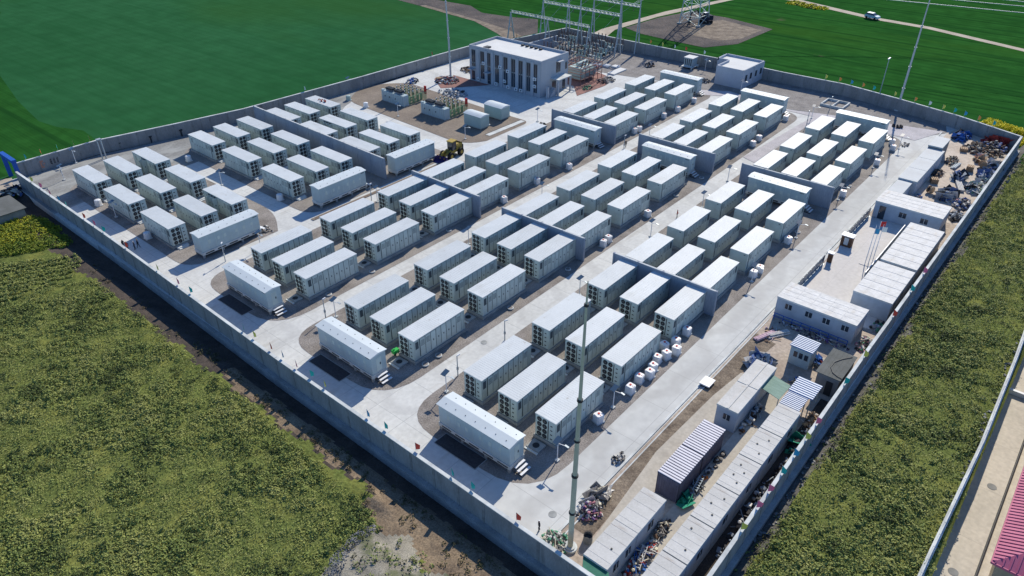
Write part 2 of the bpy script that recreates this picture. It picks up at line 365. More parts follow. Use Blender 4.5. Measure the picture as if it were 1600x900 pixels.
# crop fields: two greens drawn by their own broad shapes, with sowing rows
M['field'] = mat('young_wheat_field', (0.027,0.112,0.022), 0.95, col2=(0.017,0.080,0.017), scale=.012, fine=.22, spec=0, detail=8)
overlay(M['field'], 'wave', (0.010,0.052,0.012), .30, .10, rot=math.radians(-16), stretch=(1,.06,1), lo=.55, hi=.95, dist=2.5)
overlay(M['field'], 'wave', (0.030,0.115,0.020), .25, .42, rot=math.radians(-16), stretch=(1,.05,1), lo=.6, hi=.95, dist=1.5)
overlay(M['field'], 'noise', (0.040,0.105,0.014), .5, .02, stretch=(1,.3,1), lo=.52, hi=.7)
M['fieldblue'] = mat('bluish_wheat_field', (0.029,0.116,0.046), 0.95, col2=(0.022,0.098,0.036), scale=.01, fine=.14, spec=0, detail=8)
overlay(M['field'], 'noise', (0.012,0.058,0.014), .65, .25, stretch=(1,.12,1), rot=math.radians(-16), lo=.5, hi=.66, detail=8)
overlay(M['field'], 'wave', (0.010,0.048,0.012), .55, .020, rot=math.radians(-16), stretch=(1,.05,1), lo=.972, hi=.992, dist=.6)
overlay(M['field'], 'noise', (0.10,0.085,0.06), .6, .06, lo=.72, hi=.76, detail=9)
overlay(M['fieldblue'], 'noise', (0.016,0.080,0.028), .4, .2, stretch=(1,.12,1), rot=math.radians(-40), lo=.5, hi=.68, detail=8)
overlay(M['fieldblue'], 'wave', (0.014,0.075,0.026), .2, .018, rot=math.radians(-40), stretch=(1,.05,1), lo=.975, hi=.993, dist=1.0)
overlay(M['fieldblue'], 'noise', (0.034,0.102,0.022), .45, .012, stretch=(1,.5,1), lo=.50, hi=.66, detail=8)
overlay(M['fieldblue'], 'wave', (0.014,0.075,0.022), .16, .16, rot=math.radians(-40), stretch=(1,.05,1), lo=.6, hi=.95, dist=3)
M['undergrowth'] = mat('olive_undergrowth', (0.165,0.195,0.055), 0.95, col2=(0.112,0.140,0.042), scale=.16, fine=.42, bump=1.0, bscale=2.2, spec=0, detail=10)
overlay(M['undergrowth'], 'noise', (0.235,0.235,0.062), .7, .30, lo=.5, hi=.68, detail=9)
overlay(M['undergrowth'], 'noise', (0.050,0.064,0.024), .55, 1.1, lo=.58, hi=.72, detail=9)
M['moundsoil'] = mat('pale_dusty_soil', (0.36,0.33,0.26), .98, col2=(0.23,0.21,0.165), scale=.5, fine=.4, bump=.6, bscale=2)
overlay(M['moundsoil'], 'noise', (0.09,0.11,0.04), .7, .35, lo=.52, hi=.62)
cx = (ax_[:-1]+ax_[1:])/2; cy = (ay_[:-1]+ay_[1:])/2
CX, CY = np.meshgrid(cx, cy); mi = np.zeros(CX.shape, int)
mi[(CY > 132+(CX-33)*(-.07)) & (CX < 172)] = 1
mi[(CX < 32.5) & (CY < 128)] = 2
mi[(CY < 10.9) & (CX < 150)] = 2
wob = .35*np.sin(CY*.8)+.25*np.sin(CY*2.3+CX)
mi[(CX > 26.6+wob) & (CX < 32) & (CY < 132)] = 3
mi[(CX > 24.6+wob) & (CX < 28.95+wob*.4) & (CY < 39+wob)] = 4
mi[(CX > 26.9+wob) & (CX < 28.7+wob*.4) & (CY < 64+3*wob)] = 4
edge = 36.3-.12*(CX-22)**2*.35+.4*np.sin(CX*2.1)
mi[(CX > 14) & (CX < 24.8+wob+.5*np.sin(CY)) & (CY < edge)] = 6
mi[(CY > 9.3+.4*np.sin(CX*.5)) & (CY < 12) & (CX > 31) & (CX < 160)] = 5
mi[(CX > 156) & (CX < 160.5) & (CY > -2) & (CY < 20)] = 5
mi[(CY < -2.2) & (CX > 30)] = 5
ground = place('ground', np_mesh('ground', V_, F_, [M['field'], M['fieldblue'], M['undergrowth'], M['soil_dark'], M['bank'], M['rubble_soil'], M['moundsoil']], mi.ravel(), True))
struct(ground)

# ------------------------------------------------------------------ compound pavement
SLAB = [(30.9,11.1),(157.0,10.9),(161.4,22.4),(164.4,34.4),(167.1,46.4),(167.1,121.5),(150.6,124.8),(136.5,129.6),(102.6,130.8),(73.5,132.5),(47.1,137.8),(31.5,138.2)]
pv = MB(); pv.prism(SLAB, -1.2, 0.0, 0); struct(pv.build('pavement', M['concrete']))
lev_ = [0]
def s_(nm, pts, lev, m):
    lev_[0] += 1; return sheet(nm, rounded(pts), .0045*lev_[0], M[m])
s_('apron', [(31.4,119.5,0),(36.2,120.2,0),(57,121,0),(88,121,0),(92,124,0),(101,128,0),(108,130,0),(102.6,130.45,0),(73.5,132.2,0),(47.1,137.5,0),(31.6,137.9,0)], 1, 'apron')
s_('service_road', [(31.2,23.9,0),(157.0,23.9,0),(157.0,27.7,0),(40,27.7,4),(36.4,32,0),(31.2,32,0)], 1, 'road')
s_('gravel_bed', [(35.3,27.7,6),(141,27.7,0),(149.3,27.7,5),(149.3,45.0,3),(35.5,45.0,4.5)], 2, 'gravel')
s_('gravel_bed', [(35.6,47.9,5.5),(149.3,47.9,5),(149.3,65.1,3),(35.6,65.1,4)], 2, 'gravel')
s_('gravel_bed', [(35.7,67.7,5.5),(149.5,67.7,4),(149.5,85.6,5),(35.8,84.6,4)], 2, 'gravel')
s_('gravel_bed', [(36.2,88.2,4),(50.6,88.4,0),(54.0,94,4),(53.0,128.2,3),(36.3,128.2,4)], 2, 'gravel')
s_('gravel_bed', [(56.6,88.4,4),(88,88.4,4),(88,128.2,4),(56.6,128.2,4)], 2, 'gravel')
s_('gravel_pad', [(92.6,90,4.5),(97,88.3,0),(110,88.4,2),(110,98,0),(111.5,125,0),(107,129.8,3),(100.5,130.4,3),(94.5,126,3)], 2, 'padgravel')
s_('gravel_border', [(150.5,27.0,4),(157.5,22.9,0),(163.5,24.6,0),(164.2,34.4,0),(167,46.4,0),(167,121,0),(150,124.5,0),(147,112,0),(146.5,97,2),(148.5,88,2),(150.5,80,0),(149.5,73,0),(153.5,66.5,0),(150.5,52,2),(152.5,46,0)], 2, 'gravelg')
s_('dirt_track', [(149.6,46.2,0),(152.2,46.0,0),(150.3,52,0),(153.2,66.3,0),(149.7,73,0),(145,73,0),(149.6,66.5,0)], 1, 'pinkroad')
s_('dirt_track', [(149.4,26.5,0),(157.8,23.5,0),(152.3,46,0),(121,47.8,0),(120,45.2,0),(149.6,45,0)], 1, 'pinkroad')
s_('paving', [(113.5,117,0),(118,124,2),(122.3,121.5,0),(122.3,110,0),(117,114,1)], 3, 'red_soil')
s_('paving', [(129,90.5,0),(140,89.7,2),(145,93,2),(147,100,0),(146.5,112,0),(134,113,0),(134,95,0)], 3, 'red_soil')
s_('yard_ground', [(30.95,11.2,0),(117.5,11.1,0),(117.5,23.1,0),(31,23.6,0)], 1, 'sand')
s_('yard_ground', [(117.55,11.05,0),(156.8,10.95,0),(160.6,22.0,0),(157.5,22.8,0),(117.55,23.1,0)], 1, 'sandy')
s_('dirt_strip', [(35.5,21.2,0),(48,21.6,0),(59,21.7,0),(66,21.0,0),(72,20.4,0),(72.5,23.08,0),(35.5,23.08,0)], 2, 'dirt')
s_('yard_path', [(34.5,20.9,0),(48,22.2,0),(59,21.8,0),(64.5,21.2,0),(64.5,19.8,0),(55,19.9,0),(40,19.8,0),(34.5,19.7,0)], 3, 'path')
s_('yard_path', [(32.5,15.2,0),(64,15.2,0),(64,17.5,0),(32.5,17.6,0)], 2, 'path')
s_('courtyard', [(82,13,0),(112.2,13,0),(112.2,22.9,0),(82,22.9,0)], 2, 'court')
s_('dark_ground', [(33,11.25,0),(66,11.25,0),(66,12.8,0),(33,12.8,0)], 2, 'soil_dark')
kb = MB()
kb.box(33.5, 157, 23.62, 23.86, 0, .12); kb.box(33.5, 118, 23.1, 23.22, 0, .10); struct(kb.build('kerb', M['coping']))
# outside roads and plots (field level)
o_ = lambda nm, pts, m, z=.03: sheet(nm, [(p[0]*.981, p[1]*.981) for p in pts], z, M[m])
o_('dirt_road', [(170.4,119.7),(184.4,121.7),(215.4,118.9),(242,113.3),(330,92),(330,87),(243,110.6),(208,117.0),(186,118.3),(172,114)], 'track')
o_('dirt_road', [(262,110),(259.8,93.4),(250.3,65.6),(248.6,49.4),(239.3,23.2),(228,-10),(225,-9),(236.6,23.5),(245.6,49.6),(247.2,66),(256,93.6),(258,110)], 'track', .036)
o_('ditch', [(174.5,240),(172.5,205),(172.2,196),(171,184),(168.8,169),(167.3,156.6),(161,142),(157.4,135.4),(168.5,133),(181.6,143.3),(178.5,150.9),(176.8,162),(181.7,171.4),(181.1,180.9),(180.5,192.5),(175,204),(176.5,240)], 'tilled')
o_('ditch_edge', [(171,184),(168.8,169),(167.3,156.6),(161,142),(157.4,135.4),(163,134),(166,142),(169,156),(170.6,168),(172.8,183)], 'dirt', .045)
sheet('field_strip', [(31,140.5),(46,140.8),(48.4,143),(49.6,147),(50,152),(47.5,158),(46.5,164),(48.6,180),(52.9,202),(56,216),(62,235),(78,273),(60,330),(-100,330),(-100,141)], .02, M['field'])
o_('tilled_plot', [(186,100),(185.6,89.5),(194.7,84.2),(216,83.6),(220.5,100),(220.5,113),(207,116.2),(190,117.4),(187,110)], 'tilled', .04)
o_('tilled_plot', [(195,101),(194.5,90),(200,86),(213,85.5),(217,100),(208,104)], 'dirt', .046)
o_('dirt_verge', [(16,136),(24,132.5),(31.5,137),(33,141.5),(30,143),(22,140)], 'track', .05)
s_('cable_trench', [(56,87.0,0),(86.5,87.0,0),(88.5,88.0,0),(88.2,88.4,0),(86,87.7,0),(56,87.7,0)], 2, 'padgravel')
s_('cable_trench', [(56.5,87.25,0),(86,87.2,0),(86,87.34,0),(56.5,87.4,0)], 2, 'brown')
s_('cable_trench', [(99,89.4,0),(109.5,89.2,0),(109.5,90.3,0),(99,90.5,0)], 2, 'coping')
s_('cable_trench', [(99,90.55,0),(109.5,90.35,0),(109.5,90.5,0),(99,90.7,0)], 2, 'dark')
# neighbour side
sheet('neighbour_road', [(34,-6.05),(130,-6.05),(130,-2.3),(34,-2.3)], -2.27, M['nroad'])
sheet('neighbour_verge', [(34,-6.9),(130,-6.9),(130,-6.1),(34,-6.1)], -2.26, M['gravelg'])
# ridge of crops plot and soil mound at the near corner
def mound(name, cx_, cy_, rx, ry, h, m, n=26, rough=.25, seed=0, kind='structure', z0=-.25):
    rr = random.Random(seed); V = []; F = []
    for a in range(n+1):
        for b in range(n+1):
            u = a/n*2-1; v = b/n*2-1; r = math.hypot(u, v)
            z = max(0, 1-r*r); z = z**.8*h+(mnoise.noise(Vector((u*4+seed, v*4, 0)))*rough*h+mnoise.noise(Vector((u*12+seed, v*12, 3)))*rough*.5*h)*(z > 0)
            V.append(((cx_+u*rx)*K, (cy_+v*ry)*K, (z0+z)*K))
    for a in range(n):
        for b in range(n): i = a*(n+1)+b; F.append((i, i+n+1, i+n+2, i+1))
    me = bpy.data.meshes.new(name); me.from_pydata(V, [], F); me.materials.append(m); me.update()
    me.polygons.foreach_set('use_smooth', [True]*len(F))
    return struct(place(name, me), kind)


# ------------------------------------------------------------------ vegetation (uncountable ground cover)
def pip(px, py, poly):
    inside = np.zeros(len(px), bool); n = len(poly)
    for i in range(n):
        x1, y1 = poly[i-1]; x2, y2 = poly[i]
        c = ((y1 > py) != (y2 > py)) & (px < (x2-x1)*(py-y1)/((y2-y1)+1e-12)+x1); inside ^= c
    return inside
def fbm(x, y, s, seed=0):
    out = np.zeros_like(x); rs = np.random.RandomState(seed)
    for k in range(5):
        a = rs.rand(4)*6.28; f = s*(1.9**k); t = rs.rand()*3.14
        u = x*math.cos(t)+y*math.sin(t); v = -x*math.sin(t)+y*math.cos(t)
        out += (np.sin(u*f+a[0]+1.3*np.sin(v*f*.7+a[1]))*np.cos(v*f*.9+a[2]))/(1.5**k)
    return out/2.2
def vegetation(name, poly, dens, leaves, rad, hgt, size, mats, seed, label=None, mask=None, mixf=None, dfun=lambda x, y: 1+0*x):
    rs = np.random.RandomState(seed); P = np.array(poly)
    lo, hi = P.min(0), P.max(0); n = int(dens*(hi-lo).prod())
    x = rs.uniform(lo[0], hi[0], n); y = rs.uniform(lo[1], hi[1], n)
    k = pip(x, y, poly); x, y = x[k], y[k]
    nz = fbm(x, y, .35, seed)
    keep = rs.rand(len(x)) < np.clip(.45+1.9*nz+.6*fbm(x, y, 1.3, seed+50), .04, 1)*np.clip(dfun(x, y), 0, 1) if mask is None else mask(x, y, rs)
    x, y, nz = x[keep], y[keep], nz[keep]
    n = len(x); r = rad*(.6+.8*rs.rand(n)); h = hgt*(.5+.5*rs.rand(n))*(1+.5*np.clip(nz, -1, 1))
    z = terrain_z(x, y)
    L = leaves; th = rs.rand(n, L)*6.283; ct = rs.rand(n, L)**.8
    st = np.sqrt(1-ct**2); rr = .75+.3*rs.rand(n, L)
    lx = x[:, None]+r[:, None]*st*np.cos(th)*rr; ly = y[:, None]+r[:, None]*st*np.sin(th)*rr
    lz = z[:, None]+h[:, None]*ct*rr+.05
    C = np.stack([lx.ravel(), ly.ravel(), lz.ravel()], 1); m = len(C)
    nrm = rs.normal(size=(m, 3)); nrm[:, 2] = np.abs(nrm[:, 2])+.9
    nrm[:, 0] += (st*np.cos(th)).ravel()*.8; nrm[:, 1] += (st*np.sin(th)).ravel()*.8
    nrm /= np.linalg.norm(nrm, axis=1)[:, None]
    a = np.cross(nrm, rs.normal(size=(m, 3))); a /= np.linalg.norm(a, axis=1)[:, None]; b = np.cross(nrm, a)
    s = (size*(.55+.9*rs.rand(m)))[:, None]; a = a*s; b = b*s*.6
    V = np.stack([C-a, C-b*.9, C+a, C+b], 1).reshape(-1, 3)*K
    F = np.arange(m*4).reshape(-1, 4)
    nm = len(mats)
    cl = rs.rand(n) if mixf is None else mixf(x, y, rs)
    cm = np.repeat(cl, L)*.75+rs.rand(m)*.35
    mi = np.clip((cm*nm).astype(int), 0, nm-1)
    o = place(name, np_mesh(name, V, F, mats, mi)); o['kind'] = 'stuff'
    o['label'] = label; o['category'] = 'vegetation'
    return o
def leafmat(name, c, c2):
    m = mat(name, c, .7, col2=c2, scale=.5, spec=.15)
    b = m.node_tree.nodes['Principled BSDF']
    return m
LV = [leafmat('leaf_dark', (0.085,0.105,0.034), (0.045,0.062,0.022)), leafmat('leaf_olive', (0.213, 0.256, 0.067), (0.158, 0.203, 0.056)),
      leafmat('leaf_mid', (0.288, 0.308, 0.084), (0.211, 0.239, 0.07)), leafmat('leaf_yellow', (0.329, 0.336, 0.106), (0.23, 0.252, 0.085))]
LB = [leafmat('rape_leaf', (0.10,0.16,0.02), (0.06,0.10,0.015)), leafmat('rape_mid', (0.22,0.26,0.03), (0.15,0.19,0.02)), leafmat('rape_flower', (0.42,0.40,0.03), (0.30,0.30,0.02))]
YB = [leafmat('rape_bloom', (0.85,0.74,0.02), (0.70,0.60,0.02)), leafmat('rape_bloom_pale', (0.88,0.80,0.05), (0.7,0.6,0.03))]
DRY = [leafmat('dry_grass', (0.15,0.115,0.06), (0.09,0.07,0.04)), leafmat('dry_weed', (0.07,0.075,0.03), (0.05,0.05,0.025))]
LEFTP = [(-8,62),(2,48),(10,39),(15.6,33.0),(18.2,35.8),(20,36.9),(22.5,37.3),(24.9,36.8),(25.3,39.5),(25.7,48),(26.3,60),(26.5,72),(26.7,86),(26.9,95),(23,99),(16,98.5),(8,86),(-4,70)]
def warm(x, y, rs):
    return np.clip(.38+.78*fbm(x, y, .42, 11)+.25*fbm(x, y, 1.9, 12)+.1*rs.rand(len(x)), 0, .999)
vegetation('ground_cover', LEFTP, 7.5, 34, .40, .34, .09, LV, 1, 'olive green bushy weeds filling the field left of the compound wall', mixf=warm, dfun=lambda x, y: .95+.25*np.sin(x*.31+y*.13))
vegetation('ground_cover', [(36,-2.0),(100,-1.5),(152,-1.0),(160,-2),(157,9.0),(120,9.3),(88,9.6),(60,9.2),(36,9.4)], 6.5, 28, .42, .36, .105, LV, 2, 'olive green bushy weeds between the compound wall and the neighbouring fence', mixf=warm, dfun=lambda x, y: 1.25-np.clip((x-62)/55, 0, 1))
vegetation('low_weeds', LEFTP, 5.0, 18, .55, .12, .065, LV[1:4], 31, 'fine low weeds between the bushy clumps left of the ditch wall', mask=lambda x, y, rs: rs.rand(len(x)) < .95)
vegetation('low_weeds', [(36,-2.0),(100,-1.5),(157,-1.0),(157,9.0),(120,9.3),(88,9.6),(36,9.4)], 4.0, 18, .6, .13, .075, LV[1:4], 32, 'fine low weeds between the bushy clumps beside the neighbouring fence', mask=lambda x, y, rs: rs.rand(len(x)) < .95)
# the small plots at the far end of the left side
def rowmask(x, y, rs): return (np.sin((x*.35+y*1.0)*5.2) > -.1)
vegetation('crop_patch', [(16,112),(21,111.5),(28.3,107.5),(29.8,110),(30.4,116),(30.2,121.5),(24.5,122.5),(14,118)], 7, 20, .42, .55, .12, LB, 3, 'bright yellow-green rapeseed patch beside the far end of the wall', mask=lambda x, y, rs: rs.rand(len(x)) < .97, mixf=lambda x, y, rs: np.clip(.35+.14*(y-112)/4+.35*fbm(x, y, .8, 5)+.1*rs.rand(len(x)), 0, .999))
vegetation('crop_patch', [(11,97),(19.5,98.8),(25.3,98.6),(27.8,101.8),(28,104),(20,109.5),(10,108)], 16, 14, .24, .42, .10, LV[1:], 4, 'ridged vegetable rows beside the compound wall', mask=rowmask)
vegetation('rapeseed_strip', [(166,9),(168.5,13),(170.5,18.2),(166,19.4),(162.7,14),(160,6),(163,2)], 9, 22, .5, .75, .14, YB, 6, 'bright yellow rapeseed strip behind the far wall corner', mask=lambda x, y, rs: rs.rand(len(x)) < .95)
vegetation('rapeseed_strip', [(243.5,80),(248,80),(251.5,92),(246.5,92)], 3, 14, .8, .5, .3, [LB[1], YB[0]], 8, 'thin yellow rapeseed edge along the far dirt road', mask=lambda x, y, rs: rs.rand(len(x)) < .6)
vegetation('dry_weeds', [(25.5,22),(28.7,22),(28.9,60),(28.7,100),(27.4,100),(27.2,60),(26.8,42),(25.0,38)], 3, 16, .3, .22, .08, DRY, 9, 'dry brown weeds on the bank of the ditch')
vegetation('dry_weeds', [(21,29.5),(25,29.5),(25.2,36),(22.5,38),(20.2,34)], 2.5, 16, .35, .3, .09, [DRY[1], LV[1]], 10, 'sparse weeds on the grey soil mound', mask=lambda x, y, rs: rs.rand(len(x)) < .5)
vegetation('dry_weeds', [(36,9.2),(155,9.0),(155,10.6),(36,10.6)], 1.6, 10, .3, .2, .09, DRY+[LV[1]], 13, 'patchy dry weeds along the foot of the service yard wall')
def stones(name, poly, dens, size, m, seed, label):
    rs = np.random.RandomState(seed); P = np.array(poly); lo, hi = P.min(0), P.max(0); n = int(dens*(hi-lo).prod())
    x = rs.uniform(lo[0], hi[0], n); y = rs.uniform(lo[1], hi[1], n); k = pip(x, y, poly); x, y = x[k], y[k]
    z = terrain_z(x, y); mb = MB()
    for a, b, c in zip(x, y, z):
        q = size*(.4+rs.rand()); d = Vector(rs.normal(size=3)).normalized()*q; e = d.cross(Vector(rs.normal(size=3))).normalized()*q*.8; g = d.cross(e).normalized()*q*.6
        mb.obox((a, b, c+q*.3), d, e, g)
    o = mb.build(name, m); o['kind'] = 'stuff'; o['label'] = label; o['category'] = 'stones'
M['stone'] = mat('grey_stone', (0.24,0.24,0.235), .95, var=.5, scale=1.2, coord='Object')
stones('rubble_stones', [(16.5,33.6),(18.2,35.7),(20,36.8),(22.5,37.2),(24.6,36.7),(24.4,36.0),(21.5,36.0),(19,34.4),(17.4,32.4)], 75, .05, M['stone'], 3, 'grey rubble stones around the soil mound by the ditch')
stones('rubble_stones', [(44,9.7),(155,9.0),(155,10.4),(44,10.6)], 3.0, .13, M['stone'], 4, 'grey broken stones along the foot of the service yard wall')
stones('rubble_stones', [(38,-2.0),(100,-1.6),(100,-.9),(38,-1.2)], 3.0, .12, M['stone'], 5, 'grey stones along the neighbouring fence')

# ------------------------------------------------------------------ perimeter walls
def seg_dir(a, b):
    d = Vector((b[0]-a[0], b[1]-a[1], 0)); L = d.length; return d/L, L
def wall(name, label, pts, h=2.5, t=.24, post=3.0, found=True, fz=-1.1, outside=-1, capcol='coping', group='perimeter walls'):
    r = thing(name, label, 'wall', (pts[0][0], pts[0][1], 0), 0, group)
    ox, oy = pts[0]; a = MB(); c = MB(); f = MB(); p = MB()
    for i in range(len(pts)-1):
        A = (pts[i][0]-ox, pts[i][1]-oy); B = (pts[i+1][0]-ox, pts[i+1][1]-oy)
        d, L = seg_dir(A, B); n = Vector((-d.y, d.x, 0)); mid = Vector(((A[0]+B[0])/2, (A[1]+B[1])/2, 0))
        a.obox(mid+Vector((0,0,h/2)), d*L/2, n*t/2, Vector((0,0,h/2)))
        c.obox(mid+Vector((0,0,h+.05)), d*(L/2+.02), n*(t/2+.05), Vector((0,0,.05)))
        if found: f.obox(mid+n*(.22*outside)+Vector((0,0,fz/2-.03)), d*L/2, n*.38, Vector((0,0,-fz/2)))
        k = int(L/post)
        for j in range(k+1):
            q = Vector((A[0], A[1], 0))+d*(L*j/max(1, k)); p.obox(q+Vector((0,0,h/2)), d*.14, n*(t/2+.035), Vector((0,0,h/2-.01)))
    a.build('wall_panel', M['wallp'], r); c.build('coping', M[capcol], r); p.build('pilaster', M['wallj'], r)
    if found: f.build('foundation', M['found'], r)
    return r
wall('perimeter_wall', 'long concrete wall with pennants, beside the dark ditch', [(31.0,11.1),(31.1,60),(31.9,100),(32.2,134.2)], outside=1)
wall('perimeter_wall', 'concrete wall below the bluish green field, carrying an orange emblem', [(33.4,138.0),(47.1,137.9),(60,135),(73.5,132.3),(102.6,130.6),(125,130),(136.5,129.5),(150.6,124.8),(167.0,121.6)], found=False)
wall('perimeter_wall', 'concrete wall behind the gatehouse and the tall switchyard frames', [(167.0,121.6),(166.6,103),(166.9,77),(166.3,60),(166.7,46.4),(164.2,34.4),(161.2,22.4),(156.8,10.9)], found=False)
wall('perimeter_wall', 'concrete wall with pale coping between the site cabins and the weeds', [(156.8,10.9),(115,11.0),(75,11.25),(31.0,11.1)], outside=1, fz=-.8)
def fire_wall(label, a, b, h=3.6):
    r = thing('fire_wall', label, 'fire wall', (a[0], a[1], 0), 0, 'fire walls between the container blocks')
    B = (b[0]-a[0], b[1]-a[1]); d, L = seg_dir((0,0), B); n = Vector((-d.y, d.x, 0)); k = max(2, round(L/3.7))
    p = MB(); q = MB(); c = MB()
    for j in range(k): p.obox(d*(L*(j+.5)/k)+Vector((0,0,h/2)), d*(L/k/2-.02), n*.10, Vector((0,0,h/2)))
    for j in range(k+1): q.obox(d*(L*j/k)+Vector((0,0,h/2+.04)), d*.13, n*.15, Vector((0,0,h/2+.04)))
    c.obox(d*(L/2)+Vector((0,0,h+.035)), d*L/2, n*.13, Vector((0,0,.035)))
    p.build('wall_panel', M['firewall'], r); q.build('pilaster', M['firewall'], r); c.build('coping', M['firecap'], r)
BANK = {'A': 'roadside bank', 'B': 'middle bank', 'C': 'inner bank', 'D': 'crosswise bank'}
fire_wall('grey fire wall across the roadside bank, behind its third container column', (72.45,28.8), (72.2,43.4))
fire_wall('grey fire wall across the roadside bank, behind its sixth container column', (110.7,28.6), (110.3,43.4))
fire_wall('grey fire wall across the middle bank, behind its third container column', (72.8,48.7), (72.6,63.2))
fire_wall('grey fire wall across the middle bank, behind its sixth container column', (110.9,48.8), (110.6,63.4))
fire_wall('grey fire wall across the inner bank, behind its third container column', (73.1,68.3), (73.1,82.9))
fire_wall('grey fire wall across the inner bank, behind its sixth container column', (110.9,68.8), (110.7,83.3))
fire_wall('longest fire wall, bluish concrete, splitting the crosswise bank', (73.2,90.0), (74.0,129.0), 3.7)

# ------------------------------------------------------------------ battery containers
CL, CW, CZ0, CZ1 = 8.13, 2.5, .42, 3.15
def container_parts(fan0, doory, opened=()):
    """fan0: fan end at x=0, doory: 0 = doors on the y=0 side, 1 = on the y=W side. opened: doors standing open"""
    P = []
    X = (lambda x: x) if fan0 else (lambda x: CL-x)
    def bx(mb, x0, x1, *a, **k):
        u, v = sorted((X(x0), X(x1))); mb.box(u, v, *a, **k)
    b = MB(); bx(b, .04, CL-.04, .04, CW-.04, CZ0, CZ1)
    for s in (0, 1):                                   # corner posts and rails
        y0, y1 = (0, .1) if s == 0 else (CW-.1, CW)
        for x0 in (0, CL-.12): bx(b, x0, x0+.12, y0, y1, CZ0, CZ1)
        bx(b, .12, CL-.12, y0+.01, y1-.01, CZ1-.12, CZ1-.004); bx(b, .12, CL-.12, y0+.01, y1-.01, CZ0+.004, CZ0+.12)
    for s in (0, 1):
        yy = (.018, .04) if s == 0 else (CW-.04, CW-.018)
        for j in range(9): bx(b, .9+j*.83-.045, .9+j*.83+.045, *yy, CZ0+.13, CZ1-.13, m=1)
        bx(b, .25, .7, *yy, CZ1-1.3, CZ1-.35, m=1)
    if not fan0 or True:                               # the blank end: thin frame and small marks
        bx(b, CL-.02, CL, .12, CW-.12, CZ0+.12, CZ0+.2); bx(b, CL-.045, CL-.02, .35, .6, CZ1-.35, CZ1-.25, m=1)
    P.append(('body', b.mesh('container_body', [M['cont'], M['gasket']]), []))
    r = MB(); r.box(-.05, CL+.05, -.05, CW+.05, CZ1, CZ1+.07)
    k = 27
    for j in range(k):
        x = .1+(CL-.2)*j/(k-1); r.box(x-.07, x+.07, -.02, CW+.02, CZ1+.07, CZ1+.079)
    P.append(('roof', r.mesh('container_roof', [M['croof']]), []))
    p = MB(); bx(p, -.12, CL+.12, -.14, CW+.14, 0, CZ0-.03); bx(p, .3, CL-.3, .1, CW-.1, CZ0-.03, CZ0+.01, m=0)
    P.append(('plinth', p.mesh('container_plinth', [M['plinth']]), []))
    # fan end
    e = MB(); bx(e, -.03, .04, .06, CW-.06, CZ0+.06, CZ1-.05)
    bx(e, -.05, -.03, .84, .93, CZ0+.2, CZ1-.15, m=1)
    for j in range(4): bx(e, -.045, -.03, .38, .62, CZ0+.42+j*.56, CZ0+.54+j*.56, m=1)
    P.append(('end_panel', e.mesh('container_end', [M['contd'], M['fanblack']]), []))
    dm = MB(); 
    fm = MB(); x0 = X(-.03); s = -1 if fan0 else 1
    fm.cyl((0,0,0), (s*.035,0,0), .285, .285, 12, 0); fm.cyl((s*.035,0,0), (s*.05,0,0), .09, .09, 8, 1)
    fm.box(min(0,s*.045), max(0,s*.045), -.285, .285, -.012, .012, 1); fm.box(min(0,s*.045), max(0,s*.045), -.012, .012, -.285, .285, 1)
    fme = fm.mesh('container_fan', [M['fanblack'], M['fangrey']])
    P[-1] = (P[-1][0], P[-1][1], [('fan', fme, (x0, 1.32+a*.66, CZ0+.40+c*.64)) for a in range(2) for c in range(4)])
    # doors
    d = MB(); y = 0 if doory == 0 else CW; t = -.025 if doory == 0 else .025
    lo, hi = sorted((y, y+t)); d.box(-.375, .375, lo-y, hi-y, CZ0+.16, CZ1-.16, 0)
    lo2, hi2 = sorted((t, t*1.8)); d.box(-.06, .06, lo2, hi2, 1.72, 1.92, 1)
    d.box(-.26, .26, lo2*.9, t*1.15 if t > 0 else t, 2.5, 2.52, 1) if False else None
    dme = d.mesh('container_door', [M['contd'], M['gasket']])
    g = MB(); lo, hi = sorted((0, t)); g.box(-.375, .375, lo, hi, CZ0+.16, CZ1-.16, 0)
    for j in range(5): g.box(-.28, .28, *sorted((t, t*1.3)), 2.0+j*.16, 2.06+j*.16, 1)
    gme = g.mesh('container_door', [M['contd'], M['gasket']])
    for j in range(8):
        cx_ = X(.9+(j+.5)*.83)
        if j in opened: P.append(('open_door', dme, [], (cx_-.38, y+(.4 if doory else -.4), 0), math.pi/2))
        else: P.append(('cabinet_door', gme if j in (0, 1, 7) else dme, [], (cx_, y, 0)))
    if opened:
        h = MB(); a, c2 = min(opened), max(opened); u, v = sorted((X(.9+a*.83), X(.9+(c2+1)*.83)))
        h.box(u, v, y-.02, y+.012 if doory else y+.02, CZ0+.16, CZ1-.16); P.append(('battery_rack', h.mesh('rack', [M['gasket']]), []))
    return P
def put(root, P):
    for q in P:
        nm, me = q[0], q[1]; loc = q[3] if len(q) > 3 else (0,0,0); rz = q[4] if len(q) > 4 else 0
        o = place(nm, me, root, loc, rz)
        for c in q[2]: place(c[0], c[1], o, c[2])
VARS = {k: container_parts(*k) for k in ((True,0),(False,0),(True,1))}
OPENV = container_parts(True, 1, (4,5,6)); OPENV2 = container_parts(True, 1, (3,4))
protos = {}
def container(key, loc, rz, label, parts=None):
    if parts is not None:
        r = thing('battery_container', label, 'battery container', loc, rz, 'battery containers in the storage yard'); put(r, parts); return r
    if key in protos: return dup(protos[key], loc, rz, label)
    r = thing('battery_container', label, 'battery container', loc, rz, 'battery containers in the storage yard'); put(r, VARS[key]); protos[key] = r
    return r
COLX = [42.05, 53.45, 64.45, 73.1, 83.95, 95.25, 111.9, 122.6, 134.15]
FILES = {'A': [30.05,34.95,39.75], 'B': [50.0,54.85,59.6], 'C': [69.75,74.6,79.5]}
FN = ['right-hand file', 'centre file', 'left-hand file']
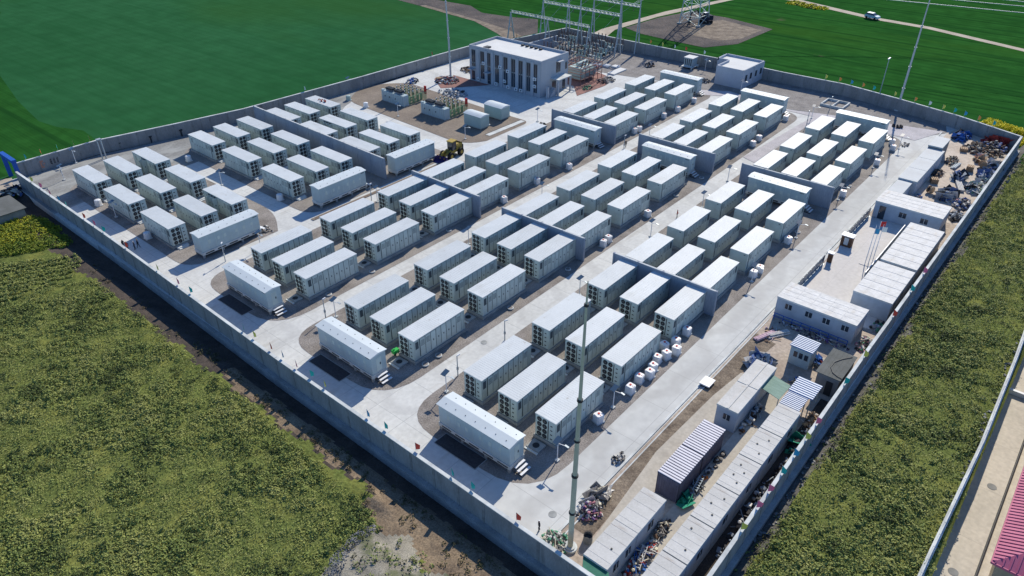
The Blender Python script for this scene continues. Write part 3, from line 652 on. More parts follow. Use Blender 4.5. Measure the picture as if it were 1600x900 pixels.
pit = MB(); pit.box(-.85, .55, -.75, .75, 0, .22); pit.cyl((-.1,0,.22), (-.1,0,.235), .34, .34, 14, 1)
pit_root = None
def cable_pit(loc, rz, label):
    global pit_root
    if pit_root: return dup(pit_root, loc, rz, label)
    pit_root = thing('cable_pit', label, 'cable pit', loc, rz, 'cable pits at the container ends')
    a = MB(); a.box(-.7, .6, -.75, .75, 0, .2); a.build('pit_cover', M['plinth'], pit_root)
    b_ = MB(); b_.cyl((-.05,0,.2), (-.05,0,.225), .36, .36, 14); b_.build('manhole', M['dark'], pit_root)
    c_ = MB(); c_.box(-.95, -.72, -.8, .8, 0, .12); c_.build('step_slab', M['coping'], pit_root)
    return pit_root
for bk, ys in FILES.items():
    for ci, x in enumerate(COLX):
        for fi, y in enumerate(ys):
            fan = ci < 3; dx = .008*(y-30)
            nm = 'fan-ended' if fan else 'blank-ended'
            container((fan, 0), (x+dx, y, 0), 0, f'{nm} battery container, {ordw(ci+1)} column from the ditch wall, {FN[fi]} of {BANK[bk]}')
            if fan: cable_pit((x+dx-1.0, y+1.55, 0), 0, f'concrete pit with black manhole, at the fan end, {ordw(ci+1)} column, {FN[fi]}, {BANK[bk]}')
DX = [(38.0,0),(43.05,0),(48.0,0),(58.4,1),(63.4,1),(68.3,1),(74.55,2),(79.05,2),(84.1,2)]
DY = [95.2, 107.0, 118.2]; RN = ['row nearest the skids', 'middle row', 'row nearest the field wall']
stp = None
for ci, (x, g) in enumerate(DX):
    for ri, y in enumerate(DY):
        lab = f'pale battery container, {ordw(ci+1)} column from the ditch wall, {RN[ri]}, crosswise bank'
        par = OPENV if (ci, ri) in ((2,0),(7,1)) else (OPENV2 if (ci, ri) == (2,2) else None)
        if par: lab = f'battery container with side doors standing open, {ordw(ci+1)} column, {RN[ri]}, crosswise bank'
        xo = x-.07*(2-ri)
        container((True, 1), (xo+2.5, y, 0), math.pi/2, lab, par)
        if g < 2 or ri == 0:
            lb = f'white concrete step under the fan end, {ordw(ci+1)} column, {RN[ri]}, crosswise bank'
            if stp is None:
                q = MB(); q.box(0, 1.7, -.55, 0, 0, .26); q.box(.1, 1.5, -.85, -.55, 0, .14); stp = q.build('concrete_step', M['coping'], None, (xo+.3, y-.15, 0)); tag(stp, lb, 'step', 'concrete steps at the container ends')
            else: dup(stp, (xo+.3, y-.15, 0), 0, lb)

# ------------------------------------------------------------------ inverter skids
def skid_parts():
    L, W = 9.3, 2.1; P = []
    b = MB(); b.box(0, L, .05, W-.05, .98, 3.42)
    for j in range(1, 8): b.box(j*L/8-.02, j*L/8+.02, .035, .05, 1.15, 3.35, 1)
    for j in (1.2, 2.6, 3.6, 5.4, 6.6, 7.9):
        b.box(j, j+.35, .03, .05, 1.9+.1*(int(j*3) % 3), 2.5, 1)
    b.box(L-.9, L-.25, .03, .05, 3.05, 3.15, 2); b.box(L, L+.02, .7, 1.4, 1.2, 2.9, 1); b.box(L+.02, L+.03, 1.15, 1.3, 1.9, 2.2, 2)
    P.append(('body', b.mesh('skid_body', [M['skid'], M['contd'], M['gasket']]), []))
    r = MB(); r.quad([(-.12,-.15,3.42),(L+.12,-.15,3.42),(L+.12,W/2,3.60),(-.12,W/2,3.60)]); r.quad([(-.12,W/2,3.60),(L+.12,W/2,3.60),(L+.12,W+.15,3.42),(-.12,W+.15,3.42)])
    r.quad([(-.12,-.15,3.38),(-.12,W+.15,3.38),(L+.12,W+.15,3.38),(L+.12,-.15,3.38)])
    for x in (-.12, L+.12): r.quad([(x,-.15,3.38),(x,-.15,3.42),(x,W/2,3.60),(x,W+.15,3.42),(x,W+.15,3.38)])
    for y in (-.15, W+.15): r.quad([(-.12,y,3.38),(L+.12,y,3.38),(L+.12,y,3.42),(-.12,y,3.42)])
    for j in range(7):
        r.box(.7+j*1.3, .78+j*1.3, .4, .46, 3.48, 3.56, 1); r.box(.9+j*1.3, .98+j*1.3, 1.6, 1.66, 3.48, 3.56, 1)
    P.append(('roof', r.mesh('skid_roof', [M['skidroof'], M['gasket']]), []))
    f = MB(); f.box(-.05, L+.05, -.04, .12, .50, .97); f.box(-.05, L+.05, W-.12, W+.04, .50, .97); f.box(-.05, .1, .12, W-.12, .50, .97); f.box(L-.1, L+.05, .12, W-.12, .50, .97)
    f.box(.1, L-.1, .12, W-.12, .5, .6, 1)
    for j in range(5): f.box(.4+j*1.85, 1.7+j*1.85, -.046, -.04, .60, .78, 1)
    P.append(('base_frame', f.mesh('skid_frame', [M['coping'], M['dark']]), []))
    g = MB(); g.box(-.16, .16, -.12, .12, 0, .50); gm = g.mesh('skid_leg', [M['plinth']])
    for x in (.15, 3.1, 6.2, L-.15):
        for y in (.15, W-.15): P.append(('leg', gm, [], (x, y, 0)))
    s = MB()
    for j in range(3): s.box(L+.25+.34*j, L+.5+.34*j, .35, 1.75, .78-.24*j-.05, .78-.24*j)
    s.box(L+.2, L+1.3, .33, .37, .1, .2, 1)
    P.append(('stairs', s.mesh('skid_stairs', [M['white'], M['dark']]), []))
    return P
skid_proto = None
def skid(loc, rz, label):
    global skid_proto
    if skid_proto: return dup(skid_proto, loc, rz, label)
    skid_proto = thing('inverter_skid', label, 'inverter skid', loc, rz, 'inverter skids on stilts'); put(skid_proto, skid_parts()); return skid_proto
# local +x -> world -Y (rotation -90 degrees), long front towards -X
for bk, y1, xs in (('A', 40.6, (36.65,106.6,145.3)), ('B', 60.45, (37.0,106.75,145.5)), ('C', 80.0, (37.15,107.0,145.9))):
    for x, w in zip(xs, ('standing beside the front wall road', 'tucked before the second fire wall', 'at the far end near the gravel border')):
        skid((x, y1, 0), -math.pi/2, f'long white inverter skid {w}, {BANK[bk]}')
# crosswise ones: long front towards -Y
skid((39.15,89.35,0), 0, 'inverter skid at the lane end of the first three crosswise columns')
skid((59.25,89.3,0), 0, 'inverter skid ahead of the longest fire wall, crosswise bank')
skid((75.0,89.25,0), 0, 'inverter skid close to the yellow wheel loader, crosswise bank')
gr = MB(); gr.box(0, 1.6, 0, 5.4, 0, .035); gr.box(-.08, 1.68, -.08, 5.48, 0, .03, 1)
g0 = None
for bk, y in (('A', 34.2), ('B', 54.2), ('C', 73.4)):
    x = {'A': 34.95, 'B': 34.75, 'C': 34.9}[bk]; lb = f'dark rectangular grating on the ground before the skid of the {BANK[bk]}'
    if g0 is None: g0 = tag(gr.build('floor_grating', [M['mat_black'], M['plinth']], None, (x, y, .012)), lb, 'grating', 'floor gratings by the front skids')
    else: dup(g0, (x, y, .012), 0, lb)

# ------------------------------------------------------------------ control building
def building():
    x0, x1, y0, y1, h = 122.75, 132.4, 95.7, 116.6, 7.9
    L = y1-y0; W = x1-x0
    r = thing('control_building', 'grey two-storey control building with tall dark window strips and white flat roof', 'building', (x0, y0, 0))
    b = MB(); b.box(0, W, 0, L, 0, h-.55, 0)
    b.box(0, W, 0, .25, h-.55, h, 0); b.box(0, W, L-.25, L, h-.55, h, 0); b.box(0, .25, .25, L-.25, h-.55, h, 0); b.box(W-.25, W, .25, L-.25, h-.55, h, 0)
    for f in (.125, .245, .335, .46, .58, .68, .78, .885, .975): 
        y = L*(1-f); b.box(-.16, 0, y-.42, y+.42, 0, h-.5, 0)
    b.build('wall', M['bwall'], r)
    q = MB(); q.box(.25, W-.25, .25, L-.25, h-.54, h-.50); q.box(1.2, 2.6, L-4.4, L-3.2, h-.5, h-.2, 1)
    for j in range(5): q.box(W-1.6, W-1.0, 6.5+j*1.3, 7.1+j*1.3, h-.5, h-.15, 1)
    q.build('roof', [M['broof'], M['dark']], r)
    for i, f in enumerate((.061,.19,.285,.40,.52,.63,.73,.835,.93)):
        y = L*(1-f); w = MB(); z0 = 3.2 if i == 0 else .8
        w.box(-.05, 0, y-.55, y+.55, z0, 7.0, 1)
        for a, c in ((z0, z0+.08), (6.92, 7.0), (3.9, 4.2)):
            w.box(-.08, -.05, y-.55, y+.55, a, c, 0)
        w.box(-.08, -.05, y-.04, y+.04, z0, 7.0, 0)
        o = w.build('window', [M['shedwall'], M['glass']], r)
    for f, z in ((.2,4.0),(.44,4.1),(.5,1.2),(.545,3.6),(.12,.1),(.38,.1),(.55,.1),(.66,.1),(.73,.1),(.91,3.4),(.91,1.8)):
        y = L*(1-f)-.7; a = MB(); a.box(-.42, -.16, y, y+.75, z+.2, z+.85, 0); a.cyl((-.42, y+.33, z+.52), (-.44, y+.33, z+.52), .2, .2, 10, 1)
        a.build('air_conditioner', [M['white'], M['fangrey']], r)
    for f, w_ in ((.055, 1.2), (.29, 1.3)):
        y = L*(1-f); c = MB(); c.box(-1.3, 0, y-w_/2, y+w_/2, 2.7, 2.88); c.build('canopy', M['bwall'], r)
        d = MB(); d.box(-.07, -.01, y-.45, y+.45, .1, 2.2); d.build('door', M['glass'], r)
    # right-hand side face (towards -Y)
    for x, z0, z1, w_ in ((6.0, 4.3, 6.6, 1.5), (8.9, 4.4, 5.8, .7), (4.6, .2, 2.6, 1.4), (8.2, .2, 2.4, 1.0)):
        w = MB(); w.box(x-w_/2, x+w_/2, -.05, 0, z0, z1, 1); w.box(x-w_/2-.06, x+w_/2+.06, -.12, 0, z1, z1+.12, 0); w.box(x-.03, x+.03, -.07, -.05, z0, z1, 0)
        w.build('window', [M['shedwall'], M['glass']], r)
    c = MB(); c.box(3.4, 8.2, -2.2, 0, 3.35, 3.55, 0, top=1); c.box(5.2, 7.0, -.9, 0, 6.7, 6.82, 0); c.build('canopy', [M['bwall'], M['coping']], r)
    s = MB()
    for x in (3.6, 8.0): s.box(x-.15, x+.15, -2.1, -1.8, 0, 3.35)
    s.box(.4, .9, -1.6, -1.1, 0, 2.6)
    for j in range(6): s.box(1.2+j*.35, 1.55+j*.35, -1.5, -.3, 0, .25+.3*j)
    s.build('porch', M['bwall'], r)
    return r
building()
def gatehouse():
    r = thing('gatehouse', 'small single-storey bluish building with white parapet roof and four square windows', 'building', (156.25, 65.1, 0))
    P = [(0,0),(10.3,-.3),(10.3,9.2),(5.7,9.2),(5.7,6.5),(0,6.6)]; h = 4.2
    b = MB(); b.prism(P, 0, h-.5)
    for i in range(6):
        A, B = P[i-1], P[i]; d, L = seg_dir(A, B); n = Vector((-d.y, d.x, 0)); b.obox(Vector((*A, h-.25))+d*L/2+n*.13, d*(L/2), n*.13, Vector((0,0,.25)))
    b.build('wall', M['bwall2'], r)
    q = MB(); q.prism([(.2,.05),(10.1,-.1),(10.1,9.0),(5.9,9.0),(5.9,6.3),(.2,6.4)], h-.49, h-.46); q.build('roof', M['broof'], r)
    for x in (1.6, 3.9, 6.4, 8.8):
        w = MB(); y = -.3*x/11; w.box(x-.42, x+.42, y-.09, y+.03, 1.6, 2.9, 1); w.box(x-.5, x+.5, y-.13, y+.03, 1.48, 1.6, 0); w.build('window', [M['bwall2'], M['glass']], r)
    d = MB(); d.box(5.1, 5.22, -.25, -.1, 0, 4.1); d.build('downpipe', M['steel'], r)
    return r
gatehouse()

# ------------------------------------------------------------------ substation plant
def radiator_unit(loc, label):
    r = thing('reactive_power_unit', label, 'power unit', loc, 0, 'reactive power units on the tan gravel')
    b = MB(); b.box(0, 1.4, 0, 6.9, .15, 2.3)
    for j in range(12): b.box(-.02, 0, .3+j*.55, .34+j*.55, .3, 2.15, 1)
    for y in (2.6, 4.4, 5.8): b.box(-.03, 0, y-.12, y+.12, 1.1, 1.4, 2)
    b.box(-.1, 1.5, -.1, 7.0, 0, .15, 1); b.box(0, .5, 6.3, 6.9, 2.3, 2.5, 0)
    b.build('enclosure', [M['skid'], M['plinth'], M['dark']], r)
    for y in (1.0, 3.7):
        f = MB(); f.box(.25, 1.25, y, y+2.1, 2.5, 2.75, 1)
        for j in range(6): f.box(.2, 1.3, y+.1+j*.35, y+.3+j*.35, 2.75, 3.05, 0)
        for u in (.35, 1.15):
            for v in (y+.1, y+2.0): f.box(u-.04, u+.04, v-.04, v+.04, 2.3, 2.5, 1)
        f.build('cooling_fans', [M['dark'], M['solar']], r)
    g = MB()                                     # open cage with bars behind
    for j in range(15): g.bar((1.7+j*.33, 0, 0), (1.7+j*.33, 0, 1.7), .06)
    for j in range(18): g.bar((6.6, j*.4, 0), (6.6, j*.4, 1.7), .06)
    for y in (0, 6.9):
        g.bar((1.6, y, 1.7), (6.6, y, 1.7), .08)
    g.bar((6.6, 0, 1.7), (6.6, 6.9, 1.7), .08); g.build('cage', M['greenpaint'], r)
    c = MB(); rr = random.Random(5)
    for x in (2.4, 3.6, 4.8, 5.9):
        for y in (.9, 2.2, 3.5, 4.8, 6.0):
            c.cyl((x, y, .1), (x, y, 1.5), .24, .24, 8, 0); c.cyl((x, y, 1.5), (x, y, 2.3), .08, .12, 6, 1); c.sphere((x, y, 2.4), .15, 6, 2)
        c.bar((x, .6, 2.45), (x, 6.3, 2.45), .07, 1)
    c.build('reactor_coils', [M['greenpaint'], M['insul'], M['white']], r)
    d = MB(); d.box(6.4, 6.7, 0, .5, 1.2, 2.9); d.build('red_bushing', M['red'], r)
    return r
radiator_unit((99.6, 114.0, 0), 'white enclosure with black roof fans and green cage, nearer the field wall')
radiator_unit((99.5, 101.8, 0), 'white enclosure with black roof fans and green cage, nearer the green kiosks')
def kiosk(loc, W, L, h, label, rz=0):
    r = thing('transformer_kiosk', label, 'kiosk', loc, rz, 'green equipment kiosks')
    b = MB(); b.box(0, W, 0, L, .3, h); b.box(.2, W-.2, .2, L-.2, 0, .3, 1)
    b.box(-.02, 0, L*.45, L*.6, 1.3, 1.7, 0); b.build('body', [M['kiosk'], M['plinth']], r)
    f = MB(); n = 6; pr = []
    for i in range(n+1):
        t = i/n; pr.append((-.1+(W+.2)*t, h+.02+.3*math.sin(math.pi*t)))
    for i in range(n):
        (a, za), (c, zc) = pr[i], pr[i+1]; f.quad([(a,-.1,za),(c,-.1,zc),(c,L+.1,zc),(a,L+.1,za)])
    for y, od in ((-.1, 1), (L+.1, -1)):
        f.quad([(x, y, z) for x, z in (pr if od > 0 else pr[::-1])])
    f.box(-.1, W+.1, -.1, L+.1, h-.04, h+.018); f.build('roof', M['skidroof'], r)
    s = MB()
    for j in range(3): s.box(W+.1+.2*j, W+.35+.2*j, .3, 1.2, .5-.17*j, .56-.17*j)
    s.build('steps', M['white'], r)
    return r
kiosk((100.2, 92.7, 0), 2.4, 4.5, 2.55, 'green-grey kiosk with arched roof, standing closest to the curved lane')
kiosk((106.6, 93.0, 0), 2.6, 4.6, 2.55, 'green-grey kiosk with arched roof, standing closest to the control building')
def small_kiosk():
    r = thing('equipment_hut', 'little white cabinet hut on stilts beside the gatehouse wall', 'hut', (162.6, 80.9, 0))
    b = MB(); b.box(0, 2.4, 0, 2.2, .55, 2.5)
    for j in range(4): b.box(-.02, 0, .2+j*.5, .5+j*.5, .8, 2.3, 1)
    b.build('body', [M['skid'], M['gasket']], r)
    f = MB(); f.box(-.15, 2.55, -.15, 2.35, 2.5, 2.62); f.build('roof', M['broof'], r)
    g = MB()
    for x in (-.5, 2.6):
        for y in (-.3, 2.2): g.box(x, x+.3, y, y+.3, 0, .5)
    g.box(-.6, 3.0, -.4, 2.6, .45, .55, 1); g.build('stand', [M['coping'], M['coping']], r)
small_kiosk()

def a_frame(mb, x, y, z, sp=1.3, r=.19, m=0):
    mb.cyl((x-sp, y, 0), (x, y, z), r, r*.8, 6, m); mb.cyl((x+sp, y, 0), (x, y, z), r, r*.8, 6, m)
    mb.bar((x-sp*.55, y, z*.45), (x+sp*.55, y, z*.45), .12, m)
def truss(mb, a, b, s=.35, m=0):
    a, b = Vector(a), Vector(b); d = b-a; n = max(3, int(d.length/1.2)); w = Vector((s, 0, 0)); u = Vector((0, 0, s*1.5))
    for o in (-w, w, u): mb.bar(a+o, b+o, .12, m)
    for i in range(n):
        p, q = a+d*(i/n), a+d*((i+1)/n)
        mb.bar(p-w, q+u, .045, m); mb.bar(p+w, q+u, .045, m); mb.bar(p-w, q+w, .045, m)
def gantry(label, x, ys, z, rods=0, sp=1.4):
    r = thing('switchyard_gantry', label, 'gantry', (x, ys[0], 0), 0, 'steel gantries of the switchyard')
    for y in ys:
        f = MB(); a_frame(f, 0, y-ys[0], z, sp)
        if rods: f.cyl((0, y-ys[0], z), (0, y-ys[0], z+rods), .15, .06, 6)
        f.build('post', M['steel'], r)
    t = MB(); truss(t, (0, 0, z), (0, ys[-1]-ys[0], z)); t.build('beam', M['steel'], r)
    i = MB()
    n = 6
    for k in range(n):
        y = (ys[-1]-ys[0])*(k+.5)/n; i.cyl((0, y, z-.1), (-.25, y, z-1.1), .07, .07, 6)
    i.build('insulator_strings', M['insul'], r)
    return r
gantry('shortest steel gantry, just behind the control building', 156.0, [106.8, 119.9, 132.4], 7.0)
gantry('middle steel gantry carrying tall lightning rods', 160.8, [101.0, 113.0, 125.2], 9.7, rods=14)
gantry('tallest steel gantry, in front of the corner walls', 166.0, [98.6, 104.0, 112.5, 120.6], 11.3, rods=14, sp=1.0)
wr = MB()
for k in range(6):
    y = 103+k*4.2
    pts = [(156, y, 6.9), (158.4, y-.2, 8.0), (160.8, y-.6, 9.6)]
    for a, b_ in zip(pts, pts[1:]): wr.bar(a, b_, .035)
    pts = [(160.8, y-.6, 9.6), (163.4, y-1.1, 10.2), (166, y-1.6, 11.2)]
    for a, b_ in zip(pts, pts[1:]): wr.bar(a, b_, .035)
for k in range(3):
    a = Vector((166, 101+k*.3, 11.2)); b_ = Vector((203, 100+k*2, 26))
    for i in range(8):
        p = a.lerp(b_, i/8); q = a.lerp(b_, (i+1)/8); p.z -= 3*math.sin(math.pi*i/8); q.z -= 3*math.sin(math.pi*(i+1)/8); wr.bar(p, q, .05)
for k in range(3):
    a = Vector((203, 99+k*1.5, 26+k)); b_ = Vector((270, -20+k*6, 24+k*3))
    for i in range(12):
        p = a.lerp(b_, i/12); q = a.lerp(b_, (i+1)/12); p.z -= 8*math.sin(math.pi*i/12); q.z -= 8*math.sin(math.pi*(i+1)/12); wr.bar(p, q, .06)
for (xa, ya, xb, yb) in ((136.5,44.0,143.2,10.0), (143.2,36.0,148.2,12.0), (149.8,26.0,151.5,14.0)):
    s_2 = 1.4
    wr.bar((xa*s_2, ya*s_2, HC-(HC-26)*s_2), (xb*s_2, yb*s_2, HC-(HC-26)*s_2), .12)
tag(wr.build('overhead_wires', M['steel']), 'thin overhead wires running from the gantries to the pylon', 'wire')
# breakers, isolators
def breaker(loc, label, h=2.3):
    r = thing('circuit_breaker', label, 'circuit breaker', loc, 0, 'switchgear behind the control building')
    b = MB()
    for y in (0, .9, 1.8):
        b.cyl((0, y, .9), (0, y, 1.9), .28, .28, 8)
        b.box(-.1, .1, y-.1, y+.1, 0, .9)
    b.box(-.2, .2, -.2, 2.0, .7, .9); b.build('tank', M['solar' if False else 'kiosk'], r)
    c = MB()
    for y in (0, .9, 1.8):
        c.cyl((0, y, 1.9), (-.35, y, 1.9+h*.4), .11, .07, 6); c.cyl((0, y, 1.9), (.35, y, 1.9+h*.4), .11, .07, 6)
    c.build('bushings', M['insul'], r); return r
def post_insulators(loc, label, n=3, h=1.6):
    r = thing('isolator_stand', label, 'isolator', loc, 0, 'switchgear behind the control building')
    b = MB()
    for j in range(n): b.bar((0, j*1.1, 0), (0, j*1.1, 1.7), .16)
    b.box(-.12, .12, -.2, (n-1)*1.1+.2, 1.7, 1.85); b.build('stand', M['steel'], r)
    c = MB()
    for j in range(n): c.cyl((0, j*1.1, 1.85), (0, j*1.1, 1.85+h), .14, .12, 7)
    c.build('insulator', M['insul'], r); return r
bs = [(158.5,103.0),(158.5,107.6),(158.0,112.5),(154.2,101.6),(154.0,106.5),(153.5,112.0),(163.5,104.5),(163.4,116.0),(150.0,104.0),(150,110)]
for i, p in enumerate(bs): breaker((*p, 0), f'grey-green circuit breaker with paired brown bushings, {ordw(i+1)} counted outwards from the switchyard centre')
ps = [(162.8,118.2),(161.3,107.0),(161.2,102.2),(156.2,110.0),(156.3,104.4),(151.8,107.0),(151.8,101.5),(164.8,107.5),(164.8,112.5),(164.6,102.0),(148.4,107),(148.0,112.5),(156,116.5),(160,116.8)]
for i, p in enumerate(ps): post_insulators((*p, 0), f'row of dark brown post insulators, {ordw(i+1)} set of the switchyard', h=1.5+.3*(i % 3))
ft = MB(); ft.box(0, 12.5, -.12, .12, 0, 2.6); ft.box(0, 12.5, -.16, .16, 2.6, 2.7, 1); tag(ft.build('firebreak_wall', [M['firewall'], M['firecap']], None, (146.0, 119.6, 0), -.10), 'free-standing bluish wall panel behind the control building', 'wall')
def transformer():
    r = thing('main_transformer', 'large grey transformer wrapped in rusty scaffolding beside the control building', 'transformer', (137.5, 95.5, 0))
    b = MB(); b.box(0, 5, 0, 3.6, .4, 3.0)
    for j in range(10): b.box(.2+j*.47, .4+j*.47, -.7, 0, .6, 2.7); b.box(.2+j*.47, .4+j*.47, 3.6, 4.3, .6, 2.7)
    b.cyl((.6, 1.8, 3.6), (4.4, 1.8, 3.6), .4, .4, 10); b.build('tank', M['kiosk'], r)
    c = MB()
    for j in range(3): c.cyl((1+j*1.4, .8, 3), (1+j*1.4, .4, 4.6), .16, .1, 7)
    c.build('bushing', M['insul'], r)
    s = MB()
    for x in (-2.6, -.9, .8, 2.5, 4.2, 5.8):
        for y in (-1.6, 4.9): s.bar((x, y, 0), (x, y, 3.8), .1)
    for z in (1.3, 2.6, 3.7):
        for y in (-1.6, 4.9): s.bar((-2.6, y, z), (5.8, y, z), .1)
        for x in (-2.6, 5.8): s.bar((x, -1.6, z), (x, 4.9, z), .1)
        for x in (-.9, .8, 2.5, 4.2): s.bar((x, -1.6, z), (x, 4.9, z), .08)
    s.build('scaffold', M['rust'], r)
transformer()
tc = MB()
for j, (x, y) in enumerate([(150.5,100.2),(151.4,97.9),(152.3,95.8)]): tc.box(x-.9, x+.9, y-.8, y+.8, 0, .35)
tc.box(146.5, 152.0, 92.5, 94.4, 0, .3); tag(tc.build('trench_covers', M['broof']), 'white concrete slabs lying beside the switchyard', 'slab')

# ------------------------------------------------------------------ masts, pylon, gate
def lightning_mast(loc, m, label, h=27.0, lean=(0,0)):
    r = thing('lightning_mast', label, 'mast', loc, 0, 'lightning masts')
    zs = [0, h*.33, h*.62, h*.93, h]; rs = [.24, .195, .14, .08, .03]
    p = MB(); c = MB()
    L = lambda z: (lean[0]*(z/h)**2, lean[1]*(z/h)**2, z)
    for i in range(4):
        for k in range(4):
            a, b_ = zs[i]+(zs[i+1]-zs[i])*k/4, zs[i]+(zs[i+1]-zs[i])*(k+1)/4
            ra, rb = rs[i]+(rs[i+1]*1.08-rs[i])*k/4, rs[i]+(rs[i+1]*1.08-rs[i])*(k+1)/4
            p.cyl(L(a), L(b_), ra, rb, 12, cap=(i == 3 and k == 3))
    for i in (1, 2, 3): c.cyl(L(zs[i]-.1), L(zs[i]+.1), rs[i]+.09, rs[i]+.09, 12)
    for z in (h*.17, h*.47): c.cyl(L(z-.08), L(z+.08), .31 if z < h*.3 else .25, .31 if z < h*.3 else .25, 12)
    p.build('pole', m, r); c.build('collar', M['dark'] if m is M['mast'] else M['steel'], r)
    b = MB(); b.cyl((0,0,0), (0,0,.3), .62, .62, 12); b.cyl((0,0,.3), (0,0,.42), .45, .45, 12); b.build('base_flange', M['coping'], r)
    return r
lightning_mast((33.6,21.98,0), M['mast'], 'tall olive-grey lightning mast beside the bag heap at the near corner')
lightning_mast((164.5,34.2,0), M['mastg'], 'tall galvanised lightning mast standing before the far concrete wall', 27.5)
lightning_mast((121.0,121.2,0), M['mastg'], 'slightly bent lightning mast next to the control building', 27.0, lean=(-.8, .5))
def pylon(loc, s=6.0, label=''):
    r = thing('transmission_pylon', label, 'pylon', loc)
    H = 34; top = .8; q = MB()
    lvl = [0, 2.5, 6, 10, 14, 19, 24, 29, H]
    cr = [(-1,-1),(1,-1),(1,1),(-1,1)]
    pos = lambda c, z: (c[0]*(s/2*(1-z/H)+top*z/H), c[1]*(s/2*(1-z/H)+top*z/H), z)
    for a, b_ in zip(lvl, lvl[1:]):
        for i in range(4):
            c, d = cr[i], cr[(i+1) % 4]
            q.bar(pos(c, a), pos(c, b_), .22); q.bar(pos(c, a), pos(d, b_), .1); q.bar(pos(d, a), pos(c, b_), .1); q.bar(pos(c, b_), pos(d, b_), .12)
    q.build('lattice_tower', M['steelteal'], r)
    for z in (22, 27, 32):
        a = MB(); a.bar((-4.5,0,z), (4.5,0,z), .2); a.bar((-4.5,0,z), (0,0,z+1.5), .12); a.bar((4.5,0,z), (0,0,z+1.5), .12); a.build('crossarm', M['steelteal'], r)
    f = MB()
    for c in cr: f.box(c[0]*s/2-.5, c[0]*s/2+.5, c[1]*s/2-.5, c[1]*s/2+.5, 0, .35)
    f.build('footing', M['plinth'], r)
pylon((203.5, 102.5, .03), 6.2, 'steel lattice pylon on the tilled plot beyond the wall')
def gate():
    r = thing('portal_gate', 'bright blue steel portal frame at the far end of the ditch wall', 'gate', (32.6, 135.0, 0))
    b = MB(); b.box(-.35, .35, -.2, 5.3, 3.8, 4.3); b.build('beam', M['bluegate'], r)
    for y in (.1, 4.8):
        l = MB(); l.box(-.3, .3, y-.22, y+.22, -.2, 3.8); l.build('leg', M['bluegate'], r)
gate()
def tin_hut(loc, W, L, h, label):
    r = thing('tin_hut', label, 'hut', loc)
    b = MB(); b.box(0, W, 0, L, -.3, h); b.build('wall', M['shedwall'], r)
    f = MB(); f.quad([(-.3,-.3,h+.02),(W+.3,-.3,h-.25+.3),(W+.3,L+.3,h+.05),(-.3,L+.3,h+.02)]); f.box(-.3, W+.3, -.3, L+.3, h+.06, h+.12); f.build('roof', M['shedroof'], r)
tin_hut((24.3, 121.6, 0), 4.0, 6.2, 1.5, 'low dark hut outside the wall below the blue portal')
pp = MB(); pp.cyl((0,0,0), (0,0,3.7), .11, .11, 8); pp.cyl((.5,-.35,0), (.5,-.35,3.7), .11, .11, 8); pp.box(-.15, .65, -.5, .15, 3.6, 3.75)
tag(pp.build('twin_pole', M['steel'], None, (46.1, 135.2, 0)), 'short pair of galvanised poles standing by the emblem wall', 'pole')
# painted emblem and writing on the field wall
em = MB(); em.box(0, 1.35, -.01, .01, 0, 1.35, 0); em.box(.35, 1.0, -.02, -.01, .35, 1.0, 1); em.box(.55, .8, -.03, -.02, .55, .8, 0)
tag(em.build('wall_emblem', [M['emblem'], M['wallp']], None, (36.9, 137.86, .5)), 'square orange emblem painted on the wall near the blue portal', 'emblem')
wt = MB(); rr = random.Random(9)
for j in range(4):
    x = j*.55
    for z in (0, .38, .76): wt.box(x, x+.44, -.02, 0, z, z+.10)
    wt.box(x+.17, x+.27, -.03, -.01, -.05, .98); wt.box(x+.02, x+.12, -.03, -.01, 0, .85)
tag(wt.build('wall_lettering', M['dark'], None, (38.55, 137.86, .75)), 'four black characters painted beside the orange emblem', 'lettering')

